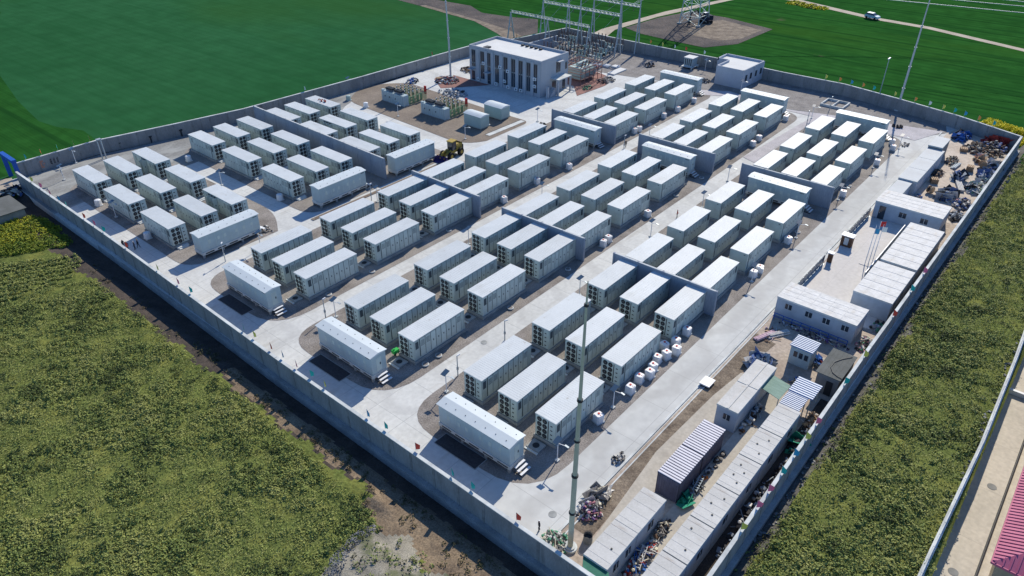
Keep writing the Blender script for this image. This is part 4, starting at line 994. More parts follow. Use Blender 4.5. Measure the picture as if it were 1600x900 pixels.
# ------------------------------------------------------------------ site cabins
def cabin(label, x0, x1, y0, y1, h=2.6, roof='cabroof', wallm='cabin', seams=0, dots=0, wins=(), doors=(), group='white site cabins', slope=0.0, over=.06, z0=0.0, name='site_cabin', hood=False):
    W, L = x1-x0, y1-y0
    r = thing(name, label, 'cabin', (x0, y0, 0), 0, group)
    b = MB(); b.box(0, W, 0, L, z0, h, 0)
    for x in (0, W-.1):
        for y in (-.015, L-.085): b.box(x-.012, x+.112, y, y+.1, z0, h-.004, 0)
    b.build('wall', M[wallm], r)
    f = MB(); f.box(-over, W+over, -over, L+over, h, h+.10, 0)
    if seams:
        for j in range(seams):
            x = W*(j+.5)/seams; f.box(x-.02, x+.02, -over, L+over, h+.10, h+.112, 0)
    f.box(-over, W+over, -over-.02, -over, h-.1, h+.12, 1); f.box(-over-.02, -over, -over, L+over, h-.1, h+.12, 1)
    if hood: f.box(-over, W+over, L*.45, L*.55, h+.10, h+.17, 0)
    for j in range(dots):
        f.cyl((W*(.25+.5*j/max(1, dots-1) if dots > 1 else .4), L*(.35+.3*(j % 2)), h+.1), (W*(.25+.5*j/max(1, dots-1) if dots > 1 else .4), L*(.35+.3*(j % 2)), h+.16), .09, .09, 7, 2)
    f.build('roof', [M[roof], M['coping'], M['dark']], r)
    for (side, t, w_, za, zb) in wins:
        w = MB()
        if side == 'x': w.box(-.04, 0, t-w_/2, t+w_/2, za, zb, 1); w.box(-.06, -.03, t-.03, t+.03, za, zb, 0); w.box(-.06, -.03, t-w_/2-.05, t+w_/2+.05, za-.06, za, 0)
        else: w.box(t-w_/2, t+w_/2, -.04, 0, za, zb, 1); w.box(t-.03, t+.03, -.06, -.03, za, zb, 0); w.box(t-w_/2-.05, t+w_/2+.05, -.06, -.03, za-.06, za, 0)
        w.build('window', [M['coping'], M['glass']], r)
    for (side, t, w_, zb, mm) in doors:
        w = MB()
        if side == 'x': w.box(-.05, 0, t-w_/2, t+w_/2, .05, zb)
        else: w.box(t-w_/2, t+w_/2, -.05, 0, .05, zb)
        dd = w.build('door', M[mm], r); hh = MB(); hh.box(-.09, -.05, t+.25, t+.3, 1.0, 1.15) if side == 'x' else hh.box(t+.25, t+.3, -.09, -.05, 1.0, 1.15); hh.build('handle', M['steel'], dd)
    return r
n_ = ['nearest the camera', 'second from the camera end', 'third from the camera end', 'fourth from the camera end', 'fifth from the camera end', 'last before the blue ribbed lean-to']
xs_ = [32.0, 36.55, 41.1, 45.7, 50.3, 54.8, 59.4]
for j in range(6):
    cabin(f'white-roofed cabin in the long wall-side row, {n_[j]}', xs_[j]+.07, xs_[j+1]-.07, 12.9, 15.1, 2.65, over=.005, seams=5, dots=(1,2,3,4,3,0)[j], wins=(('y', 2.3, .8, 1.3, 2.0),), group='long row of cabins along the service yard wall')
cabin('plain pale cabin next to the green tarp, in the short row', 32.2, 36.62, 17.5, 19.65, 2.65, seams=4, dots=1, wins=(('y', 1.4, .7, 1.2, 2.0), ('y', 3.2, .7, 1.2, 2.0)), group='short row of cabins near the mast')
cabin('plain pale cabin between the purple corrugated store and its twin', 36.72, 41.15, 17.5, 19.65, 2.65, seams=4, wins=(('y', 2.2, .8, 1.2, 2.0),), group='short row of cabins near the mast')
def corrugated(label, x0, x1, y0, y1, h=2.6):
    W, L = x1-x0, y1-y0
    r = thing('corrugated_store', label, 'store', (x0, y0, 0), 0, 'purple corrugated stores')
    b = MB(); b.box(.03, W-.03, .03, L-.03, 0, h)
    n = int(W/.22)
    for j in range(n): b.box(j*W/n, (j+.5)*W/n, 0, .03, 0, h-.004); b.box(j*W/n, (j+.5)*W/n, L-.03, L, 0, h-.004)
    n2 = int(L/.22)
    for j in range(n2): b.box(0, .03, j*L/n2, (j+.5)*L/n2, 0, h-.004)
    b.build('wall', M['corr'], r)
    f = MB(); f.box(-.03, W+.03, -.04, L+.04, h, h+.04, 1)
    n = 13
    for j in range(n): x = W*(j+.15)/n; f.box(x, x+W/n*.62, -.04, L+.04, h+.04, h+.12, 0)
    f.build('roof', [M['corrroof'], M['corrdark']], r)
    return r
corrugated('striped-roof purple corrugated store, half nearer the camera', 43.6, 47.95, 17.5, 19.7)
corrugated('striped-roof purple corrugated store, half nearer the stained hut', 48.05, 52.45, 17.5, 19.7)
cabin('stained white mobile hut with a barred end window, camera-side half', 55.2, 59.7, 17.6, 19.75, 2.7, seams=0, hood=True, wins=(('x', 1.0, .7, 1.3, 2.0),), group='stained mobile huts')
cabin('stained white mobile hut half, joined to the teal sheet canopy', 59.75, 64.3, 17.6, 19.75, 2.72, hood=True, group='stained mobile huts')
def slab_roof(name, label, pts, h, m, posts=True, cat='canopy', t=.05):
    cx_ = sum(p[0] for p in pts)/4; cy_ = sum(p[1] for p in pts)/4
    r = thing(name, label, cat, (cx_, cy_, 0)); q = [(p[0]-cx_, p[1]-cy_) for p in pts]
    f = MB(); f.prism(q, h, h+t); f.build('sheet', m, r)
    if posts:
        for p in q:
            g = MB(); g.box(p[0]*.94-.04, p[0]*.94+.04, p[1]*.94-.04, p[1]*.94+.04, 0, h); g.build('post', M['steel'], r)
slab_roof('green_tarp_shelter', 'green tarpaulin shelter roof at the near wall corner', [(30.95,18.9),(31.1,16.4),(32.15,17.3),(32.15,19.75)][::-1], 2.5, M['green_tarp'])
slab_roof('sheet_canopy', 'faded teal sheet canopy between the stained hut and the lean-to', [(60.2,15.45),(63.0,15.35),(63.5,17.5),(60.8,17.75)], 2.35, M['teal_sheet'])
def ribbed(name, label, x0, x1, y0, y1, h, walls=True, m0='bluewhite', m1='blue', nr=8):
    W, L = x1-x0, y1-y0
    r = thing(name, label, 'shed', (x0, y0, 0), 0, 'blue ribbed sheds')
    f = MB(); f.box(-.1, W+.1, -.1, L+.1, h, h+.04, 1)
    for j in range(nr): x = -.1+(W+.2)*(j+.2)/nr; f.box(x, x+(W+.2)/nr*.45, -.1, L+.1, h+.04, h+.10, 0)
    f.build('roof', [M[m0], M[m1]], r)
    b = MB()
    if walls: b.box(.05, W-.05, .05, L-.05, 0, h)
    else:
        for x in (.05, W-.15):
            for y in (.05, L-.15): b.box(x, x+.1, y, y+.1, 0, h)
    b.build('wall' if walls else 'frame', M['skid'], r)
    if walls:
        for y in (.5, 1.1, 1.7): w = MB(); w.box(.0, .05, y-.2, y+.2, 1.2, 1.9); w.build('window', M['glass'], r)
        d = MB(); d.box(W*.5-.3, W*.5+.3, .0, .05, .05, 2.0); d.build('door', M['contd'], r)
ribbed('ribbed_hut', 'small guard hut with blue and white ribbed roof and barred windows', 69.6, 71.9, 15.7, 18.1, 2.5)
ribbed('ribbed_canopy', 'blue and white ribbed lean-to roof beside the dark grey shed', 62.4, 65.0, 12.9, 15.2, 2.35, False)
ribbed('ribbed_canopy', 'dirty blue ribbed lean-to roof touching the end of the long cabin row', 60.0, 62.3, 13.3, 15.15, 2.25, False, nr=9)
def shed():
    r = thing('dark_shed', 'dark grey flat-roofed shed with a hose on its roof beside the wall', 'shed', (66.9, 11.75, 0))
    b = MB(); b.box(0, 4.9, 0, 2.3, 0, 2.5); b.build('wall', M['shedwall'], r)
    f = MB(); f.box(-.12, 5.1, -.12, 2.5, 2.5, 2.6)
    for j in range(1, 6): f.box(-.12, 5.1, .0+j*.42, .03+j*.42, 2.6, 2.615, 0)
    f.build('roof', M['shedroof'], r)
    h = MB(); pts = [(4.7,.3), (3.7,1.0), (2.6,1.5), (1.5,1.5), (.7,1.0), (.4,.4), (.3,-.1)]
    for a, b_ in zip(pts, pts[1:]): h.cyl((*a, 2.66), (*b_, 2.66), .04, .04, 6)
    h.build('hose', M['dark'], r)
    d = MB(); d.box(-.04, 0, .5, 1.2, 0, 1.9); d.build('door', M['dark'], r)
shed()
# office blocks
def office(label, x0, x1, y0, y1, h=2.65, wins=(), doors=(), bays=4, along='y'):
    r = cabin(label, x0, x1, y0, y1, h, roof='officeroof', wins=wins, doors=doors, group='large white-roofed office blocks', name='office_block')
    W, L = x1-x0, y1-y0; s = MB()
    for j in range(1, bays):
        if along == 'y': y = L*j/bays; s.box(-.05, W+.05, y-.04, y+.04, h+.10, h+.125)
        else: x = W*j/bays; s.box(x-.04, x+.04, -.05, L+.05, h+.10, h+.125)
    for j in range(3):
        if along == 'x': y = L*(j+1)/4; s.box(0, W, y-.02, y+.02, h+.10, h+.115)
        else: x = W*(j+1)/4; s.box(x-.02, x+.02, 0, L, h+.10, h+.115)
    s.build('roof_seams', M['officeroof'], r); return r
o1 = office('long office block facing the sandy patch, with a dirty white roof and small windows', 77.6, 81.7, 13.7, 23.1, 2.7, wins=tuple(('x', t, .8, 1.5, 2.2) for t in (1.1,3.3,5.4,7.9)), bays=5)
b_ = MB(); b_.box(-.9, -.82, .2, 9.2, .9, .96); b_.box(-.9, -.82, .2, 9.2, .45, .5)
for j in range(9): b_.box(-.9, -.82, .2+j*1.1, .28+j*1.1, 0, .95)
b_.build('railing', M['bluegate'], o1)
office('white-roofed office block nearer the camera, right of the flagpoles', 84.95, 94.2, 12.0, 16.5, 2.65, bays=5, along='x', wins=(('y', 2, .8, 1.2, 2), ('y', 5, .8, 1.2, 2)))
office('white-roofed office block with sagging covers, right of the notice fence', 95.0, 108.3, 12.0, 16.4, 2.65, bays=7, along='x')
office('office block with blue door at the far end of the courtyard', 112.3, 117.2, 13.2, 22.5, 2.7, bays=5, wins=(('x', 2.2, 1.0, 1.2, 2.0), ('x', 5.2, 1.0, 1.2, 2.0)), doors=(('x', 8.1, .9, 2.2, 'glass'),))
for j in range(5):
    x0 = 118.1+j*5.5; tall = .45 if j == 4 else (.0 if j else -.25)
    cabin(f'grey flat-roofed store, {ordw(j+1)} of five counting from the courtyard office', x0+.04, x0+5.42, (19.8 if j else 20.4) if j < 4 else 20.3, 22.5, 2.55+tall, roof='storeroof', group='grey stores edging the junk yard', name='store_cabin', wallm='shedwall' if j == 4 else 'cabin')

# ------------------------------------------------------------------ courtyard furniture
def board_fence(label, x0, x1, y, h=1.5):
    r = thing('board_fence', label, 'fence', (x0, y, 0), 0, 'dark panel fences of the courtyard')
    n = int((x1-x0)/1.2); L = x1-x0
    for j in range(n):
        p = MB(); p.box(j*L/n+.04, (j+1)*L/n-.04, -.04, .04, .25, h, 0); p.box(j*L/n+.1, (j+1)*L/n-.1, -.05, -.04, .35, h-.1, 1); p.build('panel', [M['shedwall'], M['solar']], r)
    q = MB()
    for j in range(n+1): q.box(j*L/n-.04, j*L/n+.04, -.05, .05, 0, h+.03)
    q.box(0, L, -.2, .2, 0, .12); q.build('post', M['steel'], r)
board_fence('low dark panel fence along the road, left of the brown gate posts', 84.6, 93.6, 23.0)
board_fence('low dark panel fence along the road, running up to the far office', 102.9, 112.2, 22.9)
nb = thing('notice_fence', 'blue notice-board fence with white top rail beside the sagging roof covers', 'fence', (91.0, 16.98, 0))
q = MB(); q.box(0, 17, -.05, .05, 2.2, 2.3); q.build('top_rail', M['white'], nb)
for j in range(11): q = MB(); q.box(j*1.55+.08, j*1.55+1.45, -.03, .03, .45, 2.15, 0); q.box(j*1.55+.3, j*1.55+.9, -.04, -.03, .9, 1.9, 1); q.build('board', [M['solar'], M['cabin']], nb)
q = MB()
for j in range(12): q.box(j*1.55-.04, j*1.55+.04, -.05, .05, 0, 2.2)
q.build('post', M['steel'], nb)
def pillar_gate(label, x, y, w, d, h, cap):
    r = thing('gate_pillar', label, 'pillar', (x, y, 0), 0, 'brown gate pillars')
    b = MB(); b.box(0, w, 0, d, 0, h)
    if cap: b.box(-.03, 0, d*.3, d*.7, .4, h-.2, 1)
    b.build('body', [M['brown'], M['coping']], r)
    c = MB(); c.box(-.1, w+.1, -.1, d+.1, h, h+.12); c.build('cap', M['white'], r)
pillar_gate('brown cabinet-like gate pillar with white top at the courtyard entrance', 100.2, 21.6, 1.0, 1.5, 1.7, True)
pillar_gate('slim brown gate post at the courtyard entrance', 94.3, 22.2, .45, .6, 1.5, False)
fl_ = [(97.6,18.2,'red'), (97.0,18.5,'blue'), (98.2,17.9,'white')]
for x, y, c in fl_:
    r = thing('flagpole', f'slim courtyard flagpole flying a {c} flag', 'flagpole', (x, y, 0), 0, 'courtyard flagpoles')
    p = MB(); p.cyl((0,0,0), (0,0,6.6 if c == 'red' else 6.1), .06, .035, 7); p.build('pole', M['white'], r)
    z = 6.5 if c == 'red' else 5.6; f = MB()
    L = 1.15 if c == 'red' else .8
    for i in range(6):
        a, b_ = i/6, (i+1)/6; s1, s2 = .12*math.sin(a*6), .12*math.sin(b_*6)
        f.quad([(a*L, s1-a*.4, z-.75-a*.15), (b_*L, s2-b_*.4, z-.75-b_*.15), (b_*L, s2-b_*.4, z-b_*.15), (a*L, s1-a*.4, z-a*.15)])
    f.build('flag', M['pen_'+c] if c != 'red' else M['red'], r)
pf = MB(); pf.box(97.9-97.6-1.2, 1.2, -1, 1, 0, .12); tag(pf.build('flag_plinth', M['court'], None, (97.6, 18.2, .02)), 'low concrete plinth under the flagpoles', 'plinth')

# ------------------------------------------------------------------ white cube tanks
def tank_parts(oct_=False, m='white'):
    b = MB()
    if oct_: b.cyl((0,0,.1), (0,0,.95), .55, .50, 8, 0); b.sphere((0,0,.95), .5, 8, 0, .25, True)
    else:
        c = .14; w = .46
        P = [(-w+c,-w),(w-c,-w),(w,-w+c),(w,w-c),(w-c,w),(-w+c,w),(-w,w-c),(-w,-w+c)]
        b.prism(P, .12, .92); Q = [(x*.86, y*.86) for x, y in P]; b.prism(Q, .92, 1.0)
        for z in (.35, .6): b.prism([(x*1.02, y*1.02) for x, y in P], z, z+.03)
    c_ = MB(); c_.cyl((.05,.05,1.0), (.05,.05,1.06), .13, .13, 8); c_.box(-.04, .04, -.3, -.2, 1.0, 1.02) 
    p = MB(); p.box(-.5, .5, -.5, .5, 0, .11)
    return [('tank', b.mesh('tank', [M[m]]), []), ('cap', c_.mesh('tank_cap', [M['red'] if not oct_ else M['white']]), []), ('pallet', p.mesh('tank_pallet', [M['coping']]), [])]
TP = {'c': tank_parts(), 'o': tank_parts(True), 't': tank_parts(True, 'kiosk')}
TANKS = [(55.9,29.1),(57.35,28.65),(58.5,28.95),(60.1,29.35),(61.45,28.95),(62.95,28.5),(64.3,29.35),(62.7,29.95),(67.0,29.4),(47.9,28.95),(53.8,28.9),(90.1,48.9),(96.1,29.1),
 (84.2,28.95),(85.9,28.8),(127,48.8),(130.4,49.15),(116.6,28.5),(133.1,28.4),(141.7,28.3),(143.8,49.6),(144.6,29.3),(79.5,68.95),(78.1,48.95),(79.6,49.1),(118.3,69.1),(96.6,68.7),(88.3,69.25),(141.6,68.9),(134.5,68.8),(129.3,69.05),(119.8,68.95)]
def bankof(x, y):
    return 'A' if y < 46 else 'B' if y < 66 else 'C' if y < 86 else 'D'
def colof(x): return min(range(9), key=lambda i: abs(COLX[i]+4-x))+1
seen = {}
def uniq(lab):
    seen[lab] = seen.get(lab, 0)+1
    return lab if seen[lab] == 1 else f'{lab}, {ordw(seen[lab])} further along'
pr_ = {}
for x, y in TANKS:
    lab = uniq(f'white cube tank with red cap beside the {ordw(colof(x))} column, {BANK[bankof(x,y)]}')
    if 'c' in pr_: dup(pr_['c'], (x, y, .02), R.uniform(-.3, .3), lab)
    else: pr_['c'] = thing('water_tank', lab, 'tank', (x, y, .02), .1, 'white tanks on the gravel'); put(pr_['c'], TP['c'])
for x, y, k, lab in [(56.9,96.9,'o','eight-sided white tank in front of the second crosswise group'),(55.6,122.5,'o','eight-sided white tank between crosswise groups, near the field wall'),
    (94.9,126.4,'t','greenish round tank on the corner of the tan gravel'),(94.4,120.1,'o','round white tank at the edge of the tan gravel'),(37.2,117.1,'o','white tank lit by sun between the ditch wall and the crosswise bank'),(37.0,101.0,'o','shaded white tank near the four workers')]:
    if k in pr_: dup(pr_[k], (x, y, .02), 0, lab)
    else: pr_[k] = thing('water_tank', lab, 'tank', (x, y, .02), 0, 'white tanks on the gravel'); put(pr_[k], TP[k])

# ------------------------------------------------------------------ lamps and camera poles
lp = None
def lamp(x, y, label, h=2.55):
    global lp
    if lp: return dup(lp, (x, y, 0), R.uniform(-.25, .25), label)
    lp = thing('solar_lamp', label, 'lamp post', (x, y, 0), 0, 'solar lamp posts')
    p = MB(); p.cyl((0,0,.1), (0,0,h), .055, .045, 8); p.bar((0,0,h-.25), (.05,-.85,h-.1), .05); p.build('pole', M['white'], lp)
    s = MB(); s.obox((0,.05,h+.12), (.42,0,.12), (0,.30,0), (-.006,0,.02), 0); s.build('solar_panel', M['solar'], lp)
    q = MB(); q.obox((.05,-1.0,h-.06), (.1,0,0), (0,.22,.03), (0,0,.03)); q.build('lamp_head', M['steel'], lp)
    b = MB(); b.box(-.2, .2, -.2, .2, 0, .15); b.build('base', M['coping'], lp)
    return lp
LAMPS = [(40.9,28.9),(50.6,28.95),(41.1,44.0),(65.6,44.1),(84.9,45.2),(98.2,43.9),(98.2,28.7),(82.9,28.5),(66.0,64.0),(42.2,64.2),(66.5,84.4),(111.1,87.3),(84.5,65.2),(109.8,45.3),(143.2,27.6),(131.2,28.4),(114.7,28.5),(148.4,46.0),(118,65.6),(46,85.9)]
for x, y in LAMPS:
    lamp(x, y, uniq(f'solar lamp post near the {ordw(colof(x))} column, {BANK[bankof(x,y)]}'))
for x, y, l in [(53.9,108.96,'thin solar lamp post between the first two crosswise groups'),(95.1,110.9,'thin solar lamp post before the black-fanned enclosures'),(99.6,132.1,'thin solar lamp post beside the field wall above the tan gravel'),
    (37.1,111.1,'thin solar lamp post in the shade near the ditch wall'),(37.8,131.2,'thin solar lamp post near the blue portal'),(42.2,136.9,'thin solar lamp post against the wall right of the emblem'),(163.9,78,'thin solar lamp post between the gatehouse and white hut'),(154.4,64.3,'thin solar lamp post in front of the gatehouse'),(95.0,92,'thin solar lamp post beside the curved lane')]: lamp(x, y, l)
cp = None
for x, y in [(43.8,44.9),(41.2,64.9),(40.7,86.5),(52.1,45.2),(144.0,45.3),(66.3,85.6),(155.5,45.0),(109.8,66)]:
    lab = uniq(f'slim camera pole beside the {ordw(colof(x))} column, {BANK[bankof(x,y)]}')
    if cp: dup(cp, (x, y, 0), R.uniform(-1, 1), lab); continue
    cp = thing('camera_pole', lab, 'camera pole', (x, y, 0), 0, 'camera poles')
    p = MB(); p.cyl((0,0,0), (0,0,2.9), .07, .05, 8); p.box(-.1,.1,-.08,.08,.9,1.3); p.build('pole', M['steel'], cp)
    c = MB(); c.obox((.2,0,2.85), (.22,0,0), (0,.06,0), (0,0,.06)); c.build('camera_head', M['white'], cp)
def yard_light(x, y, h, label):
    r = thing('yard_light', label, 'lamp post', (x, y, 0)); p = MB(); p.cyl((0,0,0), (0,0,h), .11, .07, 8); p.build('pole', M['steel'], r)
    q = MB(); q.box(-.7, .7, -.12, .12, h-.1, h+.1); q.build('lamp_head', M['white'], r)
yard_light(172.2, 40.2, 8.0, 'taller light pole standing in the field behind the far mast')

# ------------------------------------------------------------------ pennants on the walls
def pennant(x, y, z, col, label, h=.55):
    r = thing('pennant', label, 'pennant', (x, y, z), R.uniform(-.5, .5), 'small coloured pennants on the walls')
    p = MB(); p.cyl((0,0,0), (0,0,h+.45), .015, .015, 5); p.build('stick', M['steel'], r)
    f = MB(); f.quad([(0,0,h+.45),(0,-.04,h-.45),(.05,-.42,h-.3),(.02,-.50,h+.2)]); f.quad([(0,.02,h+.45),(.05,-.48,h+.2),(.08,-.40,h-.32),(.02,-.02,h-.45)]); f.build('cloth', M['pen_'+col], r)
left = [(128.0,'yellow'),(124.5,'pink'),(120.8,'pink'),(117.6,'blue'),(114.6,'teal'),(108.8,'red'),(105.5,'pink'),(102.6,'teal'),(95.8,'red'),(87.0,'yellow'),(81.8,'pink'),(78.8,'teal'),(67.0,'teal'),(64.9,'yellow'),(61.6,'red'),(59.4,'blue'),(56.9,'pink'),(54.4,'teal'),(52.0,'yellow'),(45.2,'blue'),(42.6,'teal'),(38.3,'red'),(33.6,'teal'),(31.2,'teal'),(26.0,'red')]
for i, (y, c) in enumerate(left):
    xx = 31.0+(y-11)/123*1.1+(.1 if y < 60 else .1)
    pennant(xx+.05, y, 2.6, c, uniq(f'{c} pennant on the ditch wall, {ordw(i+1)} counting from the blue portal'))
right = [(42.5,'yellow'),(45.5,'pink'),(47.8,'pink'),(50.6,'teal'),(53.4,'blue'),(56.2,'yellow'),(58.8,'pink'),(66.5,'teal'),(72.5,'yellow'),(82.5,'red'),(89.5,'teal'),(95.0,'pink')]
for i, (x, c) in enumerate(right): pennant(x, 11.2, 2.6, c, f'{c} pennant on the service yard wall, {ordw(i+1)} from the near corner')
def pl(poly, t):
    L = [math.dist(a, b) for a, b in zip(poly, poly[1:])]; s = t*sum(L)
    for (a, b), l in zip(zip(poly, poly[1:]), L):
        if s <= l: return (a[0]+(b[0]-a[0])*s/l, a[1]+(b[1]-a[1])*s/l)
        s -= l
    return poly[-1]
far = [(167.0,121.6),(166.6,103),(166.9,77),(166.3,60),(166.7,46.4),(164.2,34.4),(161.2,22.4),(156.8,10.9)]
fc = ['white','orange','yellow','white','red','white','teal','yellow','orange','blue','orange','teal','yellow','orange','white','yellow','teal','blue','orange','teal']
fy = [99,95.5,92,88.5,85.5,80.5,75.5,50.8,47.8,45.2,42.6,40.2,35.6,31.4,28.5,25.8,23.6,21.6,19.0,16.2]
for i, (y, c) in enumerate(zip(fy, fc)):
    for (a, b) in zip(far, far[1:]):
        if b[1] <= y <= a[1]: x = a[0]+(b[0]-a[0])*(y-a[1])/(b[1]-a[1])
    pennant(x+.3, y, 2.5, c, uniq(f'{c} pennant behind the far wall, {ordw(i+1)} counting from the switchyard'), .8)
for i, (x, c) in enumerate([(35.2,'teal'),(37.8,'red'),(40.5,'teal'),(43.2,'yellow'),(46.0,'orange'),(88,'white'),(124,'red'),(150,'orange')]):
    y = 138.2 if x < 47 else {88: 131.9, 124: 130.3, 150: 125.4}[x]
    pennant(x, y, 2.45, c, f'{c} pennant on the field wall, {ordw(i+1)} counting from the blue portal', .8)

# ------------------------------------------------------------------ heaps of site material (uncountable)
def heap(name, label, cx_, cy_, rx, ry, h, mats, n, size, seed, rods=0, cat='heap', z0=.02, sheets=0):
    rr = random.Random(seed); mb = MB(); nm = len(mats)
    for i in range(n):
        a = rr.uniform(0, 6.283); q = math.sqrt(rr.random()); x, y = q*rx*math.cos(a), q*ry*math.sin(a)
        z = h*(1-q*q)*rr.uniform(.2, 1); s = size*rr.uniform(.5, 1.4)
        d = Vector((rr.gauss(0,1), rr.gauss(0,1), rr.gauss(0,.5))).normalized(); e = d.cross(Vector((rr.gauss(0,1), rr.gauss(0,1), rr.gauss(0,1)))).normalized(); g = d.cross(e)
        if i < sheets: mb.obox((x, y, z+s*.3), d*s*2.2, e*s*1.4, g*.02, rr.randrange(nm))
        elif rr.random() < .45: mb.sphere((x, y, z+s*.4), s*.6, 6, rr.randrange(nm), .7)
        else: mb.obox((x, y, z+s*.35), d*s*.7, e*s*.45, g*s*.35, rr.randrange(nm))
    for i in range(rods):
        a = rr.uniform(0, 3.14); L = rr.uniform(.3, .9)*min(max(rx, ry), 1.1); x, y = rr.uniform(-rx, rx)*.5, rr.uniform(-ry, ry)*.5
        mb.bar((x-math.cos(a)*L, y-math.sin(a)*L, .1+rr.random()*h), (x+math.cos(a)*L, y+math.sin(a)*L, .1+rr.random()*h), .06, rr.randrange(nm))
    o = mb.build(name, mats, None, (cx_, cy_, z0)); tag(o, label, cat); o['kind'] = 'stuff'; return o
def cm(n, c, r=.8, v=.2): M[n] = mat(n, c, r, var=v, scale=3)
cm('bagwhite', (.62,.60,.56)); cm('bagpurple', (.16,.09,.22)); cm('baggrey', (.27,.25,.23)); cm('baggreen', (.10,.30,.18)); cm('bagblue', (.04,.14,.42)); cm('bagbrown', (.22,.14,.09)); cm('bagpink', (.50,.22,.25))
cm('bagred', (.42,.06,.05)); cm('bagcream', (.60,.55,.42)); cm('bagdark', (.04,.04,.045)); cm('orange', (.6,.17,.03)); cm('tarpgreen', (.02,.26,.16)); cm('tarpblue', (.10,.16,.34)); cm('tarpgrey', (.34,.38,.42)); cm('timber', (.42,.29,.18)); cm('pinkfoam', (.62,.45,.50))
g = lambda *a: [M[x] for x in a]
heap('bag_heap', 'heap of white and green woven bags around the mast foot', 33.0, 23.3, 1.5, 1.3, .7, g('bagwhite','bagcream','baggreen','baggrey'), 170, .20, 1, 12)
heap('bag_heap', 'heap of purple and white material beside the kerb', 37.8, 22.9, 1.2, 1.1, .8, g('bagpurple','bagwhite','bagpink','bagdark'), 90, .20, 2, 6)
heap('bag_heap', 'heap of crumpled beige sheets beside the kerb', 39.6, 23.2, 1.5, .8, .5, g('bagcream','baggrey','bagwhite'), 60, .26, 3, 4, sheets=22)
heap('bag_heap', 'small pile of black canisters on the road edge', 44.9, 24.5, .9, .5, .5, g('bagdark','baggrey','bagwhite'), 34, .18, 4)
heap('scrap_heap', 'row of mixed scrap and ladders between the cabin rows', 36.5, 16.7, 2.6, .7, .7, g('bagwhite','baggrey','bagred','bagblue','bagdark','bagcream'), 130, .22, 5, 22)
heap('scrap_heap', 'brown scrap pile against the short cabin row', 40.2, 17.0, 1.5, .5, .7, g('baggrey','bagbrown','bagdark','bagcream'), 70, .2, 6, 10)
heap('tarpaulin_pile', 'crumpled bright green tarpaulin beside the purple store', 44.4, 16.95, .6, .45, .55, g('tarpgreen'), 26, .28, 7, sheets=10)
heap('scrap_heap', 'steel frames and an orange reel beside the purple store', 46.4, 17.0, 1.3, .4, .5, g('baggrey','bagdark','tarpgrey','steel' if 'steel' in M else 'baggrey'), 34, .2, 8, 14)
heap('orange_bucket_pile', 'orange tubs at the end of the steel frames', 47.9, 16.9, .3, .3, .4, g('orange'), 8, .2, 9)
heap('equipment_row', 'grey boxes and pumps along the purple store', 50.0, 17.05, 2.4, .25, .4, g('tarpgrey','bagdark','baggrey'), 26, .28, 10)
heap('equipment_row', 'tables and boxes beside the stained hut', 58.4, 17.1, 3.0, .4, .5, g('tarpgrey','bagdark','bagwhite','brown' if 'brown' in M else 'bagbrown'), 34, .3, 11, 5)
heap('tarpaulin_pile', 'large white and blue tarpaulin heap beside the stained hut', 67.3, 20.3, 1.5, 1.25, .85, g('bagwhite','tarpgrey','tarpblue','bagwhite'), 80, .35, 12, 4, sheets=46)
heap('bag_heap', 'red, blue and yellow sacks behind the ribbed guard hut', 71.9, 14.9, 1.0, .9, .6, g('bagred','bagblue','bagcream','bagblue'), 60, .28, 13, 2, sheets=20)
heap('scrap_heap', 'crates and a blue tub between the ribbed roofs', 66.6, 15.6, 1.1, .9, .6, g('tarpblue','baggrey','bagcream','bagdark'), 40, .26, 14, 5)
heap('scrap_heap', 'timber offcuts and pipes behind the lean-to roofs', 61.6, 12.3, 1.9, .5, .6, g('timber','bagdark','bagwhite','bagbrown'), 60, .24, 15, 14)
heap('tarpaulin_pile', 'green netting along the wall behind the cabin row', 57.6, 12.1, 1.9, .4, .6, g('tarpgreen','bagdark','tarpgreen'), 50, .28, 16, 3, sheets=16)
heap('scrap_heap', 'buckets and boxes in the gap behind the long cabin row', 48, 12.1, 7.5, .4, .5, g('baggrey','bagdark','tarpgrey','bagwhite'), 60, .26, 17, 8)
heap('timber_pile', 'loose timber boards and scaffold boards on the sandy patch', 73.4, 21.6, 1.9, 1.2, .15, g('bagwhite','pinkfoam','timber','brown' if 0 else 'bagbrown'), 12, .2, 18, 16)
heap('scrap_heap', 'cable scraps along the railing of the dirty-roofed office', 76.4, 17.5, .6, 4.6, .35, g('bagdark','baggrey','bagwhite','bagpurple'), 120, .18, 19, 12)
heap('scrap_heap', 'bags and hoses between the office end and the wall', 78.6, 12.4, 1.8, .9, .5, g('bagwhite','baggreen','bagdark','bagpink'), 60, .24, 20, 4)
heap('scrap_heap', 'drums and barrels behind the dirty-roofed office', 82.9, 12.3, .9, .8, .8, g('bagdark','baggreen','tarpgrey'), 24, .34, 21)
heap('scrap_heap', 'blue material in the shade of the far corner', 156.8, 20.0, 3.0, 1.4, .8, g('bagblue','tarpblue','bagdark'), 90, .36, 22, 6, sheets=20)
heap('scrap_heap', 'brown rubbish strip in the far corner yard', 151.5, 15.4, 2.6, 3.4, 1.0, g('bagbrown','bagdark','baggrey','bagbrown','bagcream'), 260, .34, 23, 20)
heap('scrap_heap', 'dark machinery heap beneath the far wall', 154.4, 14.2, 2.0, 2.8, 1.1, g('bagdark','bagbrown','tarpblue','baggrey'), 150, .38, 24, 12)
heap('red_sheet_pile', 'long dark red sheet leaning on the far wall', 157.3, 14.0, .8, 2.6, 1.0, g('bagred'), 26, .5, 25, sheets=18)
